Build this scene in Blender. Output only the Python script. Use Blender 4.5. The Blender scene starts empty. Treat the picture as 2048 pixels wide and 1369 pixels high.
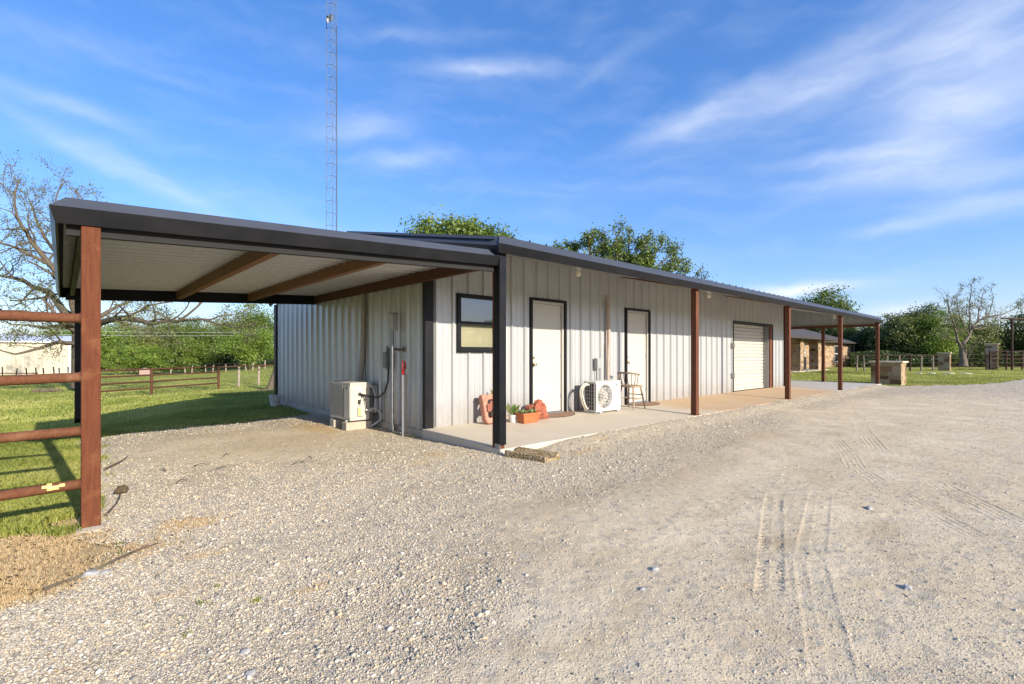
import bpy, math, random
import numpy as np
from mathutils import Vector, Matrix, Euler

R = math.radians
scene = bpy.context.scene
COL = scene.collection
rng = np.random.default_rng(7)
random.seed(7)

# ---------------------------------------------------------------- camera frame (used to turn measured bearings into places)
F, CX, HY = 985.0, 1024.0, 709.0
TH = math.atan(1078 / 985)
CAM = np.array([-3.95, -4.54, 1.22])
ST, CT = math.sin(TH), math.cos(TH)

def at(px, py, w):
    r = (px - CX) / F
    return np.array([CAM[0] + w * (r * ST + CT), CAM[1] + w * (-r * CT + ST), CAM[2] + w * (HY - py) / F])

def low(px, w):
    p = ground(px, w); p[2] = float(lawn_z(np.array(p[0]), np.array(p[1]))); return p

def ground(px, w):
    p = at(px, 709, w)
    return np.array([p[0], p[1], 0.0])

# ---------------------------------------------------------------- mesh builder
class MB:
    def __init__(s):
        s.v = []; s.f = []; s.t = []
    def add(s, vs, fs, tint=0.5):
        o = len(s.v)
        s.v.extend([tuple(v) for v in vs])
        s.f.extend([tuple(i + o for i in f) for f in fs])
        s.t.extend([tint] * len(vs))
    def box(s, x0, x1, y0, y1, z0, z1, tint=0.5):
        s.add([(x0,y0,z0),(x1,y0,z0),(x1,y1,z0),(x0,y1,z0),(x0,y0,z1),(x1,y0,z1),(x1,y1,z1),(x0,y1,z1)],
              [(0,3,2,1),(4,5,6,7),(0,1,5,4),(1,2,6,5),(2,3,7,6),(3,0,4,7)], tint)
    def bar(s, a, b, w, h, up=(0,0,1), tint=0.5):
        a = Vector(a); b = Vector(b); d = (b - a).normalized(); u = Vector(up)
        sd = d.cross(u)
        if sd.length < 1e-4: sd = d.cross(Vector((1,0,0)))
        sd.normalize(); u = sd.cross(d).normalized()
        vs = []
        for p in (a, b):
            for i, j in ((-1,-1),(1,-1),(1,1),(-1,1)):
                vs.append(p + sd * (i * w / 2) + u * (j * h / 2))
        s.add(vs, [(3,2,1,0),(4,5,6,7),(0,1,5,4),(1,2,6,5),(2,3,7,6),(3,0,4,7)], tint)
    def tube(s, pts, rad, n=8, caps=True, tint=0.5):
        pts = [Vector(p) for p in pts]
        m = len(pts)
        rs = rad if hasattr(rad, '__len__') else [rad] * m
        d0 = (pts[1] - pts[0]).normalized()
        u = d0.orthogonal().normalized()
        vs = []
        for i in range(m):
            if i == 0: d = d0
            elif i == m - 1: d = (pts[i] - pts[i-1]).normalized()
            else:
                d = (pts[i+1] - pts[i-1])
                d = d.normalized() if d.length > 1e-7 else d0
            u = (u - d * u.dot(d))
            u = u.normalized() if u.length > 1e-6 else d.orthogonal().normalized()
            w = d.cross(u)
            for k in range(n):
                a = 2 * math.pi * k / n
                vs.append(pts[i] + (u * math.cos(a) + w * math.sin(a)) * rs[i])
        fs = []
        for i in range(m - 1):
            for k in range(n):
                k2 = (k + 1) % n
                fs.append((i*n+k, i*n+k2, (i+1)*n+k2, (i+1)*n+k))
        if caps:
            fs.append(tuple(range(n-1, -1, -1)))
            fs.append(tuple((m-1)*n + k for k in range(n)))
        s.add(vs, fs, tint)
    def lathe(s, prof, c, n=16, axis='z', tint=0.5):
        vs = []; fs = []
        for (r, z) in prof:
            for k in range(n):
                a = 2 * math.pi * k / n
                x, y = r * math.cos(a), r * math.sin(a)
                if axis == 'z': vs.append((c[0]+x, c[1]+y, c[2]+z))
                elif axis == 'y': vs.append((c[0]+x, c[1]+z, c[2]+y))
                else: vs.append((c[0]+z, c[1]+x, c[2]+y))
        for i in range(len(prof) - 1):
            for k in range(n):
                k2 = (k+1) % n
                fs.append((i*n+k, i*n+k2, (i+1)*n+k2, (i+1)*n+k))
        fs.append(tuple(range(n-1, -1, -1)))
        fs.append(tuple((len(prof)-1)*n + k for k in range(n)))
        s.add(vs, fs, tint)
    def prism(s, poly, vec, tint=0.5):
        n = len(poly); v = Vector(vec)
        vs = [Vector(p) for p in poly] + [Vector(p) + v for p in poly]
        fs = [tuple(range(n-1, -1, -1)), tuple(range(n, 2*n))]
        for i in range(n):
            j = (i+1) % n
            fs.append((i, j, n+j, n+i))
        s.add(vs, fs, tint)
    def sweep(s, sections, closed=True, caps=True):
        # list of equal-length point rings
        n = len(sections[0]); o = []
        for sec in sections: o.extend(sec)
        fs = []
        for i in range(len(sections)-1):
            for k in range(n if closed else n-1):
                k2 = (k+1) % n
                fs.append((i*n+k, i*n+k2, (i+1)*n+k2, (i+1)*n+k))
        if caps and closed:
            fs.append(tuple(range(n-1,-1,-1))); fs.append(tuple((len(sections)-1)*n+k for k in range(n)))
        s.add(o, fs)
    def build(s, name, mat, parent=None, smooth=False, bevel=0.0, fix=True):
        me = bpy.data.meshes.new(name)
        me.from_pydata(s.v, [], s.f)
        at_ = me.attributes.new('tint', 'FLOAT', 'POINT')
        at_.data.foreach_set('value', np.array(s.t, dtype=np.float32))
        if fix:
            import bmesh
            bm = bmesh.new(); bm.from_mesh(me)
            bmesh.ops.recalc_face_normals(bm, faces=bm.faces)
            bm.to_mesh(me); bm.free()
        me.materials.append(mat)
        if smooth:
            me.polygons.foreach_set('use_smooth', np.ones(len(me.polygons), dtype=bool))
        o = bpy.data.objects.new(name, me); COL.objects.link(o)
        if parent is not None:
            o.parent = parent
            o.matrix_parent_inverse = Matrix.Translation(-Vector(parent.location)) if parent.type == 'EMPTY' else o.matrix_parent_inverse
        if bevel > 0:
            b = o.modifiers.new('bevel', 'BEVEL'); b.width = bevel; b.segments = 2; b.limit_method = 'ANGLE'
        if smooth:
            try:
                me.set_sharp_from_angle(angle=R(40))
            except Exception: pass
        return o

def np_mesh(name, V, faces_k, mat, parent=None, tint=None, smooth=False, extra=None):
    """V (N,3), faces_k: (M,k) int array."""
    me = bpy.data.meshes.new(name)
    V = np.ascontiguousarray(V, dtype=np.float32); fk = np.ascontiguousarray(faces_k, dtype=np.int32)
    M, k = fk.shape
    me.vertices.add(len(V)); me.vertices.foreach_set('co', V.ravel())
    me.loops.add(M * k); me.loops.foreach_set('vertex_index', fk.ravel())
    me.polygons.add(M)
    me.polygons.foreach_set('loop_start', np.arange(0, M*k, k, dtype=np.int32))
    me.polygons.foreach_set('loop_total', np.full(M, k, dtype=np.int32))
    if smooth: me.polygons.foreach_set('use_smooth', np.ones(M, dtype=bool))
    me.update(calc_edges=True)
    if tint is not None:
        a = me.attributes.new('tint', 'FLOAT', 'POINT'); a.data.foreach_set('value', np.asarray(tint, dtype=np.float32))
    for nm, arr in (extra or {}).items():
        a = me.attributes.new(nm, 'FLOAT', 'POINT'); a.data.foreach_set('value', np.asarray(arr, dtype=np.float32))
    me.materials.append(mat)
    o = bpy.data.objects.new(name, me); COL.objects.link(o)
    if parent is not None:
        o.parent = parent
        o.matrix_parent_inverse = Matrix.Translation(-Vector(parent.location))
    return o

def tag(o, label=None, cat=None, group=None, kind=None):
    if label: o['label'] = label
    if cat: o['category'] = cat
    if group: o['group'] = group
    if kind: o['kind'] = kind
    return o

def thing(name, loc, label, cat, group=None):
    o = bpy.data.objects.new(name, None); COL.objects.link(o)
    o.location = loc; o.empty_display_size = 0.2
    return tag(o, label, cat, group)

def kids(o): return [c for c in bpy.data.objects if c.parent is o]

def dup(root, loc, rotz=0.0, label=None, scale=1.0):
    r = root.copy(); COL.objects.link(r); r.location = loc; r.rotation_euler = (0, 0, rotz); r.scale = (scale,)*3
    if label: r['label'] = label
    for ch in kids(root):
        c = ch.copy(); COL.objects.link(c); c.parent = r
        for g in kids(ch):
            d = g.copy(); COL.objects.link(d); d.parent = c
    return r

# ---------------------------------------------------------------- materials
class NT:
    def __init__(s, name):
        s.m = bpy.data.materials.new(name); s.m.use_nodes = True
        s.t = s.m.node_tree; s.t.nodes.clear()
        s.out = s.t.nodes.new('ShaderNodeOutputMaterial')
        s.geo = None
    def n(s, typ, ins=None, **props):
        nd = s.t.nodes.new(typ)
        for k, v in props.items(): setattr(nd, k, v)
        for k, v in (ins or {}).items():
            sock = nd.inputs[k]
            if isinstance(v, bpy.types.NodeSocket): s.t.links.new(v, sock)
            else: sock.default_value = v
        return nd
    def pos(s):
        if s.geo is None: s.geo = s.n('ShaderNodeNewGeometry')
        return s.geo.outputs['Position']
    def obj(s):
        return s.n('ShaderNodeTexCoord').outputs['Object']
    def map(s, vec, scale=(1,1,1), loc=(0,0,0), rot=(0,0,0)):
        return s.n('ShaderNodeMapping', {'Vector': vec, 'Scale': scale, 'Location': loc, 'Rotation': rot}).outputs[0]
    def noise(s, vec, scale, detail=3, rough=.55, dist=0.0, out='Fac'):
        return s.n('ShaderNodeTexNoise', {'Vector': vec, 'Scale': scale, 'Detail': detail, 'Roughness': rough, 'Distortion': dist}).outputs[out]
    def vor(s, vec, scale, out='Distance', feature='F1', rand=1.0):
        return s.n('ShaderNodeTexVoronoi', {'Vector': vec, 'Scale': scale, 'Randomness': rand}, feature=feature).outputs[out]
    def ramp(s, fac, stops, interp='LINEAR'):
        nd = s.n('ShaderNodeValToRGB', {'Fac': fac}); cr = nd.color_ramp; cr.interpolation = interp
        while len(cr.elements) < len(stops): cr.elements.new(0.5)
        for e, (p, c) in zip(cr.elements, stops):
            e.position = p; e.color = (*c, 1) if len(c) == 3 else c
        return nd.outputs[0]
    def val(s, fac, a, b, lo=0.0, hi=1.0, clamp=True):
        return s.n('ShaderNodeMapRange', {'Value': fac, 'From Min': a, 'From Max': b, 'To Min': lo, 'To Max': hi}, clamp=clamp).outputs[0]
    def mix(s, fac, a, b, mode='MIX'):
        nd = s.n('ShaderNodeMix', data_type='RGBA', blend_type=mode)
        for i, v in ((0, fac), (6, a), (7, b)):
            if isinstance(v, bpy.types.NodeSocket): s.t.links.new(v, nd.inputs[i])
            elif i == 0: nd.inputs[0].default_value = v
            else: nd.inputs[i].default_value = (*v, 1) if len(v) == 3 else v
        return nd.outputs[2]
    def math(s, op, a, b=0.0, c=None):
        nd = s.n('ShaderNodeMath', operation=op)
        for i, v in enumerate((a, b) if c is None else (a, b, c)):
            if isinstance(v, bpy.types.NodeSocket): s.t.links.new(v, nd.inputs[i])
            else: nd.inputs[i].default_value = v
        return nd.outputs[0]
    def attr(s, name='tint'):
        return s.n('ShaderNodeAttribute', attribute_name=name).outputs['Fac']
    def bump(s, h, strength=.3, dist=.01, prev=None):
        ins = {'Height': h, 'Strength': strength, 'Distance': dist}
        if prev is not None: ins['Normal'] = prev
        return s.n('ShaderNodeBump', ins).outputs[0]
    def pbr(s, col, rough=.6, metal=0.0, normal=None, spec=.5, **extra):
        ins = {'Base Color': col if isinstance(col, bpy.types.NodeSocket) else (*col, 1), 'Roughness': rough, 'Metallic': metal, 'Specular IOR Level': spec}
        ins.update(extra)
        if normal is not None: ins['Normal'] = normal
        nd = s.n('ShaderNodeBsdfPrincipled', ins)
        s.t.links.new(nd.outputs[0], s.out.inputs[0])
        return s.m

def simple(name, col, rough=.6, metal=0.0, var=.12, scale=6.0, bump=.0, spec=.5):
    t = NT(name); p = t.pos()
    nz = t.noise(p, scale, 4)
    c = t.mix(t.val(nz, .3, .7), tuple(x * (1 - var) for x in col), tuple(min(1, x * (1 + var)) for x in col))
    nrm = t.bump(t.noise(p, scale * 8, 3), bump, .01) if bump else None
    return t.pbr(c, t.val(nz, .2, .8, rough - .06, rough + .06), metal, nrm, spec)

def m_galv():
    t = NT('galvalume'); p = t.pos()
    spangle = t.vor(p, 60, 'Color')
    sp = t.n('ShaderNodeSeparateColor', {'Color': spangle}).outputs[0]
    streak = t.noise(t.map(p, (14, 14, .5)), 2.6, 5)
    c = t.mix(t.val(streak, .25, .75), (.42, .425, .415), (.525, .53, .52))
    c = t.mix(t.val(sp, 0, 1, 0, .16), c, (.33, .34, .35))
    low = t.val(t.n('ShaderNodeSeparateXYZ', {'Vector': p}).outputs[2], .1, .55, 1, 0)
    dirt = t.math('MULTIPLY', low, t.noise(p, 7, 4))
    c = t.mix(t.math('MULTIPLY', dirt, .8), c, (.27, .21, .145))
    b = t.bump(t.noise(t.map(p, (1.2, 1.2, .5)), 1.6, 2), .22, .03)
    return t.pbr(c, t.val(sp, 0, 1, .36, .5), .42, b)

def m_trim():
    t = NT('black_trim_paint'); p = t.pos()
    nz = t.noise(p, 3, 4)
    c = t.mix(t.val(nz, .35, .7), (.007, .0075, .009), (.012, .012, .0135))
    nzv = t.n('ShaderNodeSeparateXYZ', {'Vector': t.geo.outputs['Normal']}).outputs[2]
    c = t.mix(t.math('MULTIPLY', t.val(nzv, .35, .7), t.val(nz, .2, .7, .75, 1)), c, (.066, .074, .09))  # upward faces painted paler and bluer, standing in for reflected sky
    b = t.bump(t.noise(p, 1.3, 2), .12, .03)
    return t.pbr(c, t.val(nz, .3, .7, .36, .5), 0, b, .22)

def m_rust(name, a, b, cc, streak=True, rough=.85):
    t = NT(name); p = t.pos()
    st = t.noise(t.map(p, (14, 14, 1.3) if streak else (9, 9, 9)), 3, 6, .7)
    fine = t.noise(p, 130, 3)
    c = t.mix(t.val(st, .35, .65), a, b)
    c = t.mix(t.val(t.noise(p, 5, 5, .65), .55, .72), c, cc)
    c = t.mix(t.val(fine, .3, .75, 0, .45), c, tuple(x * 1.5 for x in a))
    return t.pbr(c, rough, .0, t.bump(t.math('ADD', fine, st), .35, .004), .25)

def m_concrete(name, a, b, orange=False):
    t = NT(name); p = t.pos()
    n1 = t.noise(p, 1.4, 5, .6); n2 = t.noise(p, 35, 4)
    c = t.mix(t.val(n1, .3, .7), a, b)
    if orange:
        x = t.n('ShaderNodeSeparateXYZ', {'Vector': p}).outputs[0]
        xx = t.math('ADD', x, t.math('MULTIPLY', t.noise(p, .9, 3), 2.4))
        w = t.math('MULTIPLY', t.val(xx, 6.2, 7.4), t.val(x, 13.4, 14.6, 1, 0))
        c = t.mix(t.math('MULTIPLY', w, t.val(n1, .2, .8, .55, 1)), c, (.49, .325, .175))
        far = t.val(x, 13.6, 14.8)
        c = t.mix(far, c, (.50, .47, .42))
    st = t.noise(t.map(p, (.7, 2.5, 1)), 2.0, 5, .65)
    c = t.mix(t.val(st, .58, .75, 0, .5), c, tuple(x * .72 for x in a))
    c = t.mix(t.val(n2, .55, .8, 0, .35), c, tuple(x * .75 for x in a))
    return t.pbr(c, .85, 0, t.bump(n2, .15, .004), .3)

def m_leaf(name, dark, mid, light, trans=.3):
    t = NT(name)
    a = t.attr('tint')
    c = t.ramp(a, [(0, dark), (.5, mid), (1, light)])
    d = t.n('ShaderNodeBsdfDiffuse', {'Color': c}).outputs[0]
    tr = t.n('ShaderNodeBsdfTranslucent', {'Color': t.mix(.4, c, light)}).outputs[0]
    mx = t.n('ShaderNodeMixShader', {'Fac': trans}); t.t.links.new(d, mx.inputs[1]); t.t.links.new(tr, mx.inputs[2])
    gl = t.n('ShaderNodeBsdfGlossy', {'Color': (1, 1, 1, 1), 'Roughness': .5}).outputs[0]
    m2 = t.n('ShaderNodeMixShader', {'Fac': .03}); t.t.links.new(mx.outputs[0], m2.inputs[1]); t.t.links.new(gl, m2.inputs[2])
    t.t.links.new(m2.outputs[0], t.out.inputs[0])
    return t.m

def m_bark(name, a, b):
    t = NT(name); p = t.pos()
    n = t.noise(t.map(p, (6, 6, 1.6)), 3, 5, .7)
    lich = t.noise(p, 2.5, 3)
    c = t.mix(t.val(n, .3, .7), a, b)
    c = t.mix(t.val(lich, .58, .7, 0, .5), c, (.20, .20, .13))
    return t.pbr(c, .9, 0, t.bump(n, .6, .03), .2)

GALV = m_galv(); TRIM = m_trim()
RUST = m_rust('rusted_steel_post', (.135, .044, .018), (.070, .021, .010), (.20, .085, .036))
RAILM = m_rust('rusted_pipe', (.145, .058, .027), (.08, .029, .014), (.21, .11, .055), False)
REDOX = m_rust('red_oxide_steel', (.125, .046, .022), (.092, .034, .017), (.15, .062, .032), True, .65)
BROWN = m_rust('brown_purlin', (.20, .095, .045), (.15, .07, .034), (.24, .12, .06), False, .6)
FENCER = m_rust('weathered_fence_pipe', (.10, .042, .024), (.07, .03, .018), (.13, .06, .035), False)
FENCED = m_rust('dark_fence_pipe', (.05, .028, .02), (.035, .02, .015), (.07, .04, .028), False)
LEDGER = m_rust('dark_brown_ledger', (.085, .036, .02), (.06, .026, .015), (.1, .045, .028), False, .7)
SLAB = m_concrete('porch_concrete', (.54, .47, .355), (.60, .53, .41), True)
CONC = m_concrete('grey_concrete', (.40, .35, .27), (.48, .43, .34))
DOORP = simple('door_paint', (.50, .478, .42), .45, 0, .03, 2)
WHITE = simple('white_enamel', (.60, .59, .56), .4, 0, .03, 4)
ACCREAM = simple('cream_enamel', (.54, .50, .42), .45, 0, .05, 4)
GREYP = simple('grey_plastic', (.24, .255, .25), .5, 0, .06, 8)
PVCW = simple('white_pvc', (.52, .51, .48), .45, 0, .06, 8)
LINESET = simple('line_cover', (.42, .34, .28), .6, 0, .1, 10)
BLACKP = simple('black_rubber', (.012, .012, .012), .5, 0, .1, 8)
DARKM = simple('dark_coil', (.055, .045, .035), .55, .3, .2, 30)
GALVP = simple('galvanised_pipe', (.27, .28, .29), .4, .6, .1, 12)
REDP = simple('red_paint', (.42, .018, .016), .45, 0, .15, 14)
TERRA = simple('terracotta', (.44, .135, .045), .7, 0, .1, 9, .1)
PINKW = simple('worn_salmon_wood', (.46, .215, .145), .8, 0, .28, 16, .3)
RUSTPL = simple('rust_plate', (.24, .085, .055), .8, 0, .25, 14, .2)
SANDR = simple('red_sandstone', (.29, .09, .048), .9, 0, .4, 14, .6)
MATM = simple('brown_mat', (.25, .15, .09), .95, 0, .15, 40, .5)
MATEDGE = simple('dark_mat_edge', (.07, .045, .03), .9, 0, .15, 30)
WOODC = simple('worn_wood', (.34, .245, .16), .7, 0, .3, 18, .2)
WOODG = simple('grey_weathered_wood', (.22, .175, .13), .85, 0, .25, 14, .2)
POSTW = simple('bleached_post_wood', (.31, .26, .20), .9, 0, .25, 8, .2)
KNOB = simple('brass_knob', (.35, .28, .16), .3, .9, .1, 8)
CANE = simple('woven_gold', (.5, .33, .1), .7, 0, .2, 60)
CREAM = simple('cream_wall_steel', (.50, .45, .345), .6, 0, .04, 1)
WROOF = simple('white_roof_steel', (.72, .74, .77), .4, .2, .04, 1)
SHADEM = simple('beige_shade', (.52, .46, .33), .8, 0, .05, 3)
YELLOW = simple('yellow_paint', (.75, .52, .16), .6, 0, .1, 20)
BULBM = simple('bulb_glass', (.82, .76, .60), .3, 0, .04, 8)
STEMM = simple('plant_stem', (.09, .16, .05), .7, 0, .2, 10)
SOIL = simple('potting_soil', (.05, .035, .022), .95, 0, .3, 40, .5)
SHINGLE = simple('dark_shingle', (.062, .056, .054), .9, 0, .25, 9, .4)
CAPST = simple('pale_capstone', (.60, .51, .36), .85, 0, .12, 5, .2)
WIRE = simple('wire_steel', (.07, .065, .06), .5, .5, .1, 5)
PALEWIRE = simple('pale_wire', (.6, .6, .6), .5, .3, .1, 5)
TOWERM = simple('tower_steel', (.075, .09, .115), .5, .5, .1, 5)
LEAFP = m_leaf('succulent_leaf', (.07, .13, .03), (.15, .22, .06), (.42, .48, .22), .15)
BARKD = m_bark('oak_bark', (.075, .056, .04), (.17, .14, .10))
BARKG = m_bark('grey_bark', (.11, .088, .066), (.21, .18, .14))
LEAF_DENSE = m_leaf('leaf_dense', (.034, .064, .011), (.095, .15, .02), (.19, .255, .04))
LEAF_OAK = m_leaf('leaf_oak', (.042, .08, .012), (.125, .19, .024), (.24, .31, .05))
LEAF_SPRING = m_leaf('leaf_spring', (.055, .105, .014), (.155, .245, .028), (.32, .41, .07))
LEAF_DARK = m_leaf('leaf_dark', (.022, .042, .012), (.052, .085, .02), (.115, .155, .035))
LEAF_OLIVE = m_leaf('leaf_olive', (.075, .095, .022), (.18, .21, .055), (.32, .34, .10))
LEAF_BUD = m_leaf('leaf_bud', (.06, .07, .022), (.14, .16, .045), (.25, .28, .08))
GRASSM = m_leaf('grass_blade', (.17, .215, .03), (.37, .41, .07), (.58, .55, .19), .4)
DRYM = m_leaf('dry_blade', (.46, .30, .13), (.70, .52, .27), (.80, .68, .44), .3)

def m_exposed():
    t = NT('exposed_aggregate'); p = t.pos()
    v = t.n('ShaderNodeTexVoronoi', {'Vector': p, 'Scale': 55})
    g = t.n('ShaderNodeSeparateColor', {'Color': v.outputs['Color']}).outputs[0]
    c = t.ramp(g, [(0, (.2, .13, .05)), (.4, (.4, .27, .11)), (.7, (.5, .38, .2)), (1, (.58, .53, .44))])
    c = t.mix(t.val(v.outputs['Distance'], .35, .7), c, (.16, .115, .06))
    return t.pbr(c, .85, 0, t.bump(t.math('SUBTRACT', 1.0, v.outputs['Distance']), .6, .008), .3)
EXPO = m_exposed()

def m_masonry(name, sc=(1, 1, 1), lo=0):
    """patchwork of buff, orange and brown field stone with pale joints"""
    t = NT(name); p = t.pos()
    q = t.map(p, sc)
    q = t.n('ShaderNodeVectorMath', {0: q, 1: t.n('ShaderNodeVectorMath', {0: t.noise(p, 2.0, 2, out='Color'), 'Scale': .16}, operation='SCALE').outputs[0]}, operation='ADD').outputs[0]
    v = t.n('ShaderNodeTexVoronoi', {'Vector': q, 'Scale': 3.0, 'Randomness': .9})
    e = t.n('ShaderNodeTexVoronoi', {'Vector': q, 'Scale': 3.0, 'Randomness': .9}, feature='DISTANCE_TO_EDGE').outputs['Distance']
    g = t.n('ShaderNodeSeparateColor', {'Color': v.outputs['Color']}).outputs[0]
    c = t.ramp(g, [(0, (.12, .06, .028)), (.22, (.31, .175, .075)), (.45, (.39, .255, .125)), (.7, (.44, .32, .18)), (.88, (.31, .245, .17)), (1, (.17, .085, .045))])
    c = t.mix(t.val(t.noise(p, 14, 4), .3, .8, 0, .4), c, (.3, .2, .11))
    c = t.mix(t.val(e, .03, .07, 1, 0), c, (.42, .35, .25))
    return t.pbr(c, .9, 0, t.bump(t.val(e, 0, .1), .7, .03), .25)
STONEW = m_masonry('stone_veneer', (1, 1, 1.5))

def m_ashlar():
    t = NT('ashlar_block'); p = t.pos(); a = t.attr('tint')
    c = t.ramp(a, [(0, (.085, .06, .045)), (.14, (.17, .09, .045)), (.3, (.30, .19, .09)), (.55, (.36, .265, .15)), (.8, (.43, .345, .215)), (1, (.50, .41, .28))])
    n = t.noise(p, 18, 5, .65)
    c = t.mix(t.val(n, .3, .75, 0, .45), c, (.28, .19, .10))
    return t.pbr(c, .9, 0, t.bump(n, .5, .02), .25)
ASHLAR = m_ashlar(); MORTAR = simple('mortar', (.45, .38, .28), .95, 0, .12, 20, .2)

def m_glass():
    t = NT('window_glass')
    return t.pbr((.03, .035, .034), .03, 0, t.bump(t.noise(t.pos(), 1.3, 2), .02, .02), .5, IOR=2.3)
GLASS = m_glass()

def m_clear():
    t = NT('clear_pane')
    g = t.n('ShaderNodeBsdfGlossy', {'Color': (1, 1, 1, 1), 'Roughness': .03}).outputs[0]
    tr = t.n('ShaderNodeBsdfTransparent', {'Color': (.9, .92, .9, 1)}).outputs[0]
    fr = t.n('ShaderNodeFresnel', {'IOR': 1.5}).outputs[0]
    mx = t.n('ShaderNodeMixShader', {'Fac': t.math('MULTIPLY', fr, 1.6)}); t.t.links.new(tr, mx.inputs[1]); t.t.links.new(g, mx.inputs[2])
    t.t.links.new(mx.outputs[0], t.out.inputs[0])
    return t.m
CLEAR = m_clear()

# gravel, dirt and lawn
def m_gravel():
    t = NT('gravel_surface'); p = t.pos()
    sand = t.attr('sand'); straw = t.attr('straw'); damp = t.attr('damp'); dist_ = t.attr('far')
    wob = t.n('ShaderNodeVectorMath', {0: p, 1: t.n('ShaderNodeVectorMath', {0: t.noise(p, 22, 2, out='Color'), 'Scale': .05}, operation='SCALE').outputs[0]}, operation='ADD').outputs[0]
    def layer(scale):
        v = t.n('ShaderNodeTexVoronoi', {'Vector': wob, 'Scale': scale, 'Randomness': 1.0})
        g = t.n('ShaderNodeSeparateColor', {'Color': v.outputs['Color']})
        return v.outputs['Distance'], g.outputs[0], g.outputs[1]
    d1, g1, h1 = layer(62)
    d2, g2, h2 = layer(145)
    d3, g3, h3 = layer(24)
    stone1 = t.ramp(g1, [(0, (.25, .23, .20)), (.25, (.46, .42, .36)), (.5, (.60, .52, .41)), (.68, (.64, .58, .48)), (.85, (.52, .38, .23)), (1, (.72, .66, .56))])
    stone2 = t.ramp(g2, [(0, (.35, .29, .215)), (.35, (.52, .435, .33)), (.7, (.63, .54, .42)), (1, (.72, .65, .525))])
    stone3 = t.ramp(g3, [(0, (.25, .23, .21)), (.5, (.42, .395, .36)), (1, (.55, .52, .47))])
    grav = t.mix(t.val(g2, .45, .55), stone1, stone2)
    grav = t.mix(t.val(d1, .3, .62, 0, .4), grav, (.33, .28, .215))
    grav = t.mix(t.val(h3, .72, .78, 0, .6), grav, stone3)
    big = t.noise(p, .7, 4, .6); mid = t.noise(p, 4.5, 5, .65)
    sd = t.mix(t.val(mid, .3, .7), (.60, .51, .37), (.70, .61, .465))
    sd = t.mix(t.val(big, .35, .68), sd, (.61, .505, .365))
    sd = t.mix(t.val(d2, .1, .5, .6, 0), sd, stone2)
    sd = t.mix(t.val(h3, .80, .84, 0, .55), sd, stone3)
    patch = t.noise(p, 2.1, 6, .7)
    sd = t.mix(t.val(patch, .5, .7, 0, .6), sd, (.45, .35, .235))
    sd = t.mix(t.val(t.noise(p, 1.1, 5, .6), .5, .68, 0, .6), sd, (.74, .65, .51))
    sd = t.mix(t.math('MULTIPLY', t.val(h1, .70, .76), t.val(d1, .2, .36, .8, 0)), sd, stone1)
    sf = t.math('ADD', sand, t.math('MULTIPLY', t.math('SUBTRACT', mid, .5), 1.1))
    sfac = t.val(sf, .3, .75)
    c = t.mix(sfac, grav, sd)
    stf = t.val(t.math('ADD', straw, t.math('MULTIPLY', t.math('SUBTRACT', t.noise(p, 14, 4), .5), 1.0)), .42, .7)
    c = t.mix(t.math('MULTIPLY', stf, .8), c, t.mix(t.noise(p, 60, 3), (.50, .32, .14), (.62, .45, .23)))
    c = t.mix(t.math('MULTIPLY', t.math('MULTIPLY', damp, t.val(mid, .3, .65, .35, 1.2)), .85), c, (.31, .225, .13))
    c = t.mix(1.0, c, (1.0, .975, .87), 'MULTIPLY')
    bump = t.bump(t.math('SUBTRACT', 1.0, d1), t.val(sfac, 0, 1, .6, .18), .010)
    bump = t.bump(t.math('SUBTRACT', 1.0, d2), t.val(sfac, 0, 1, .6, .35), .006, bump)
    bump = t.bump(mid, .2, .04, bump)
    return t.pbr(c, .92, 0, bump, .2)
GRAVEL = m_gravel()

def m_stone():
    t = NT('gravel_stone'); p = t.pos(); a = t.attr('tint')
    c = t.ramp(a, [(0, (.15, .145, .135)), (.13, (.28, .265, .245)), (.3, (.45, .42, .375)), (.5, (.58, .515, .415)), (.66, (.56, .43, .28)), (.78, (.60, .565, .51)), (1, (.76, .72, .635))])
    c = t.mix(t.val(t.noise(p, 90, 3), .3, .75, 0, .3), c, (.33, .28, .22))
    c = t.mix(1.0, c, (1.0, .985, .90), 'MULTIPLY')
    return t.pbr(c, .85, 0, None, .25)
STONE = m_stone()

def m_lawn():
    t = NT('lawn_surface'); p = t.pos()
    big = t.noise(p, .22, 4, .6); mid = t.noise(p, 1.7, 5, .65); fine = t.noise(t.map(p, (1, 1, 1)), 28, 5, .75); vf = t.noise(p, 140, 3)
    c = t.mix(t.val(fine, .3, .7), (.19, .225, .04), (.36, .39, .085))
    c = t.mix(t.val(big, .4, .65, 0, .6), c, (.36, .34, .10))
    c = t.mix(t.val(mid, .55, .75, 0, .65), c, (.40, .34, .14))
    c = t.mix(t.val(vf, .5, .8, 0, .5), c, (.07, .10, .02))
    st = t.val(t.math('ADD', t.attr('straw'), t.math('MULTIPLY', t.math('SUBTRACT', mid, .5), .9)), .4, .65)
    c = t.mix(st, c, t.mix(fine, (.55, .39, .19), (.70, .55, .32)))
    b = t.bump(t.math('ADD', fine, vf), .8, .05)
    return t.pbr(c, .95, 0, t.bump(mid, .4, .12, b), .15)
LAWN = m_lawn()

# ---------------------------------------------------------------- terrain functions
def vnoise(x, y, s, seed):
    """smooth value noise, vectorised"""
    r = np.random.default_rng(seed); g = r.random((64, 64))
    u = x / s; v = y / s
    i = np.floor(u).astype(int); j = np.floor(v).astype(int); fu = u - i; fv = v - j
    fu = fu*fu*(3-2*fu); fv = fv*fv*(3-2*fv)
    a = g[i % 64, j % 64]; b = g[(i+1) % 64, j % 64]; c = g[i % 64, (j+1) % 64]; d = g[(i+1) % 64, (j+1) % 64]
    return (a*(1-fu)+b*fu)*(1-fv) + (c*(1-fu)+d*fu)*fv

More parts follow.
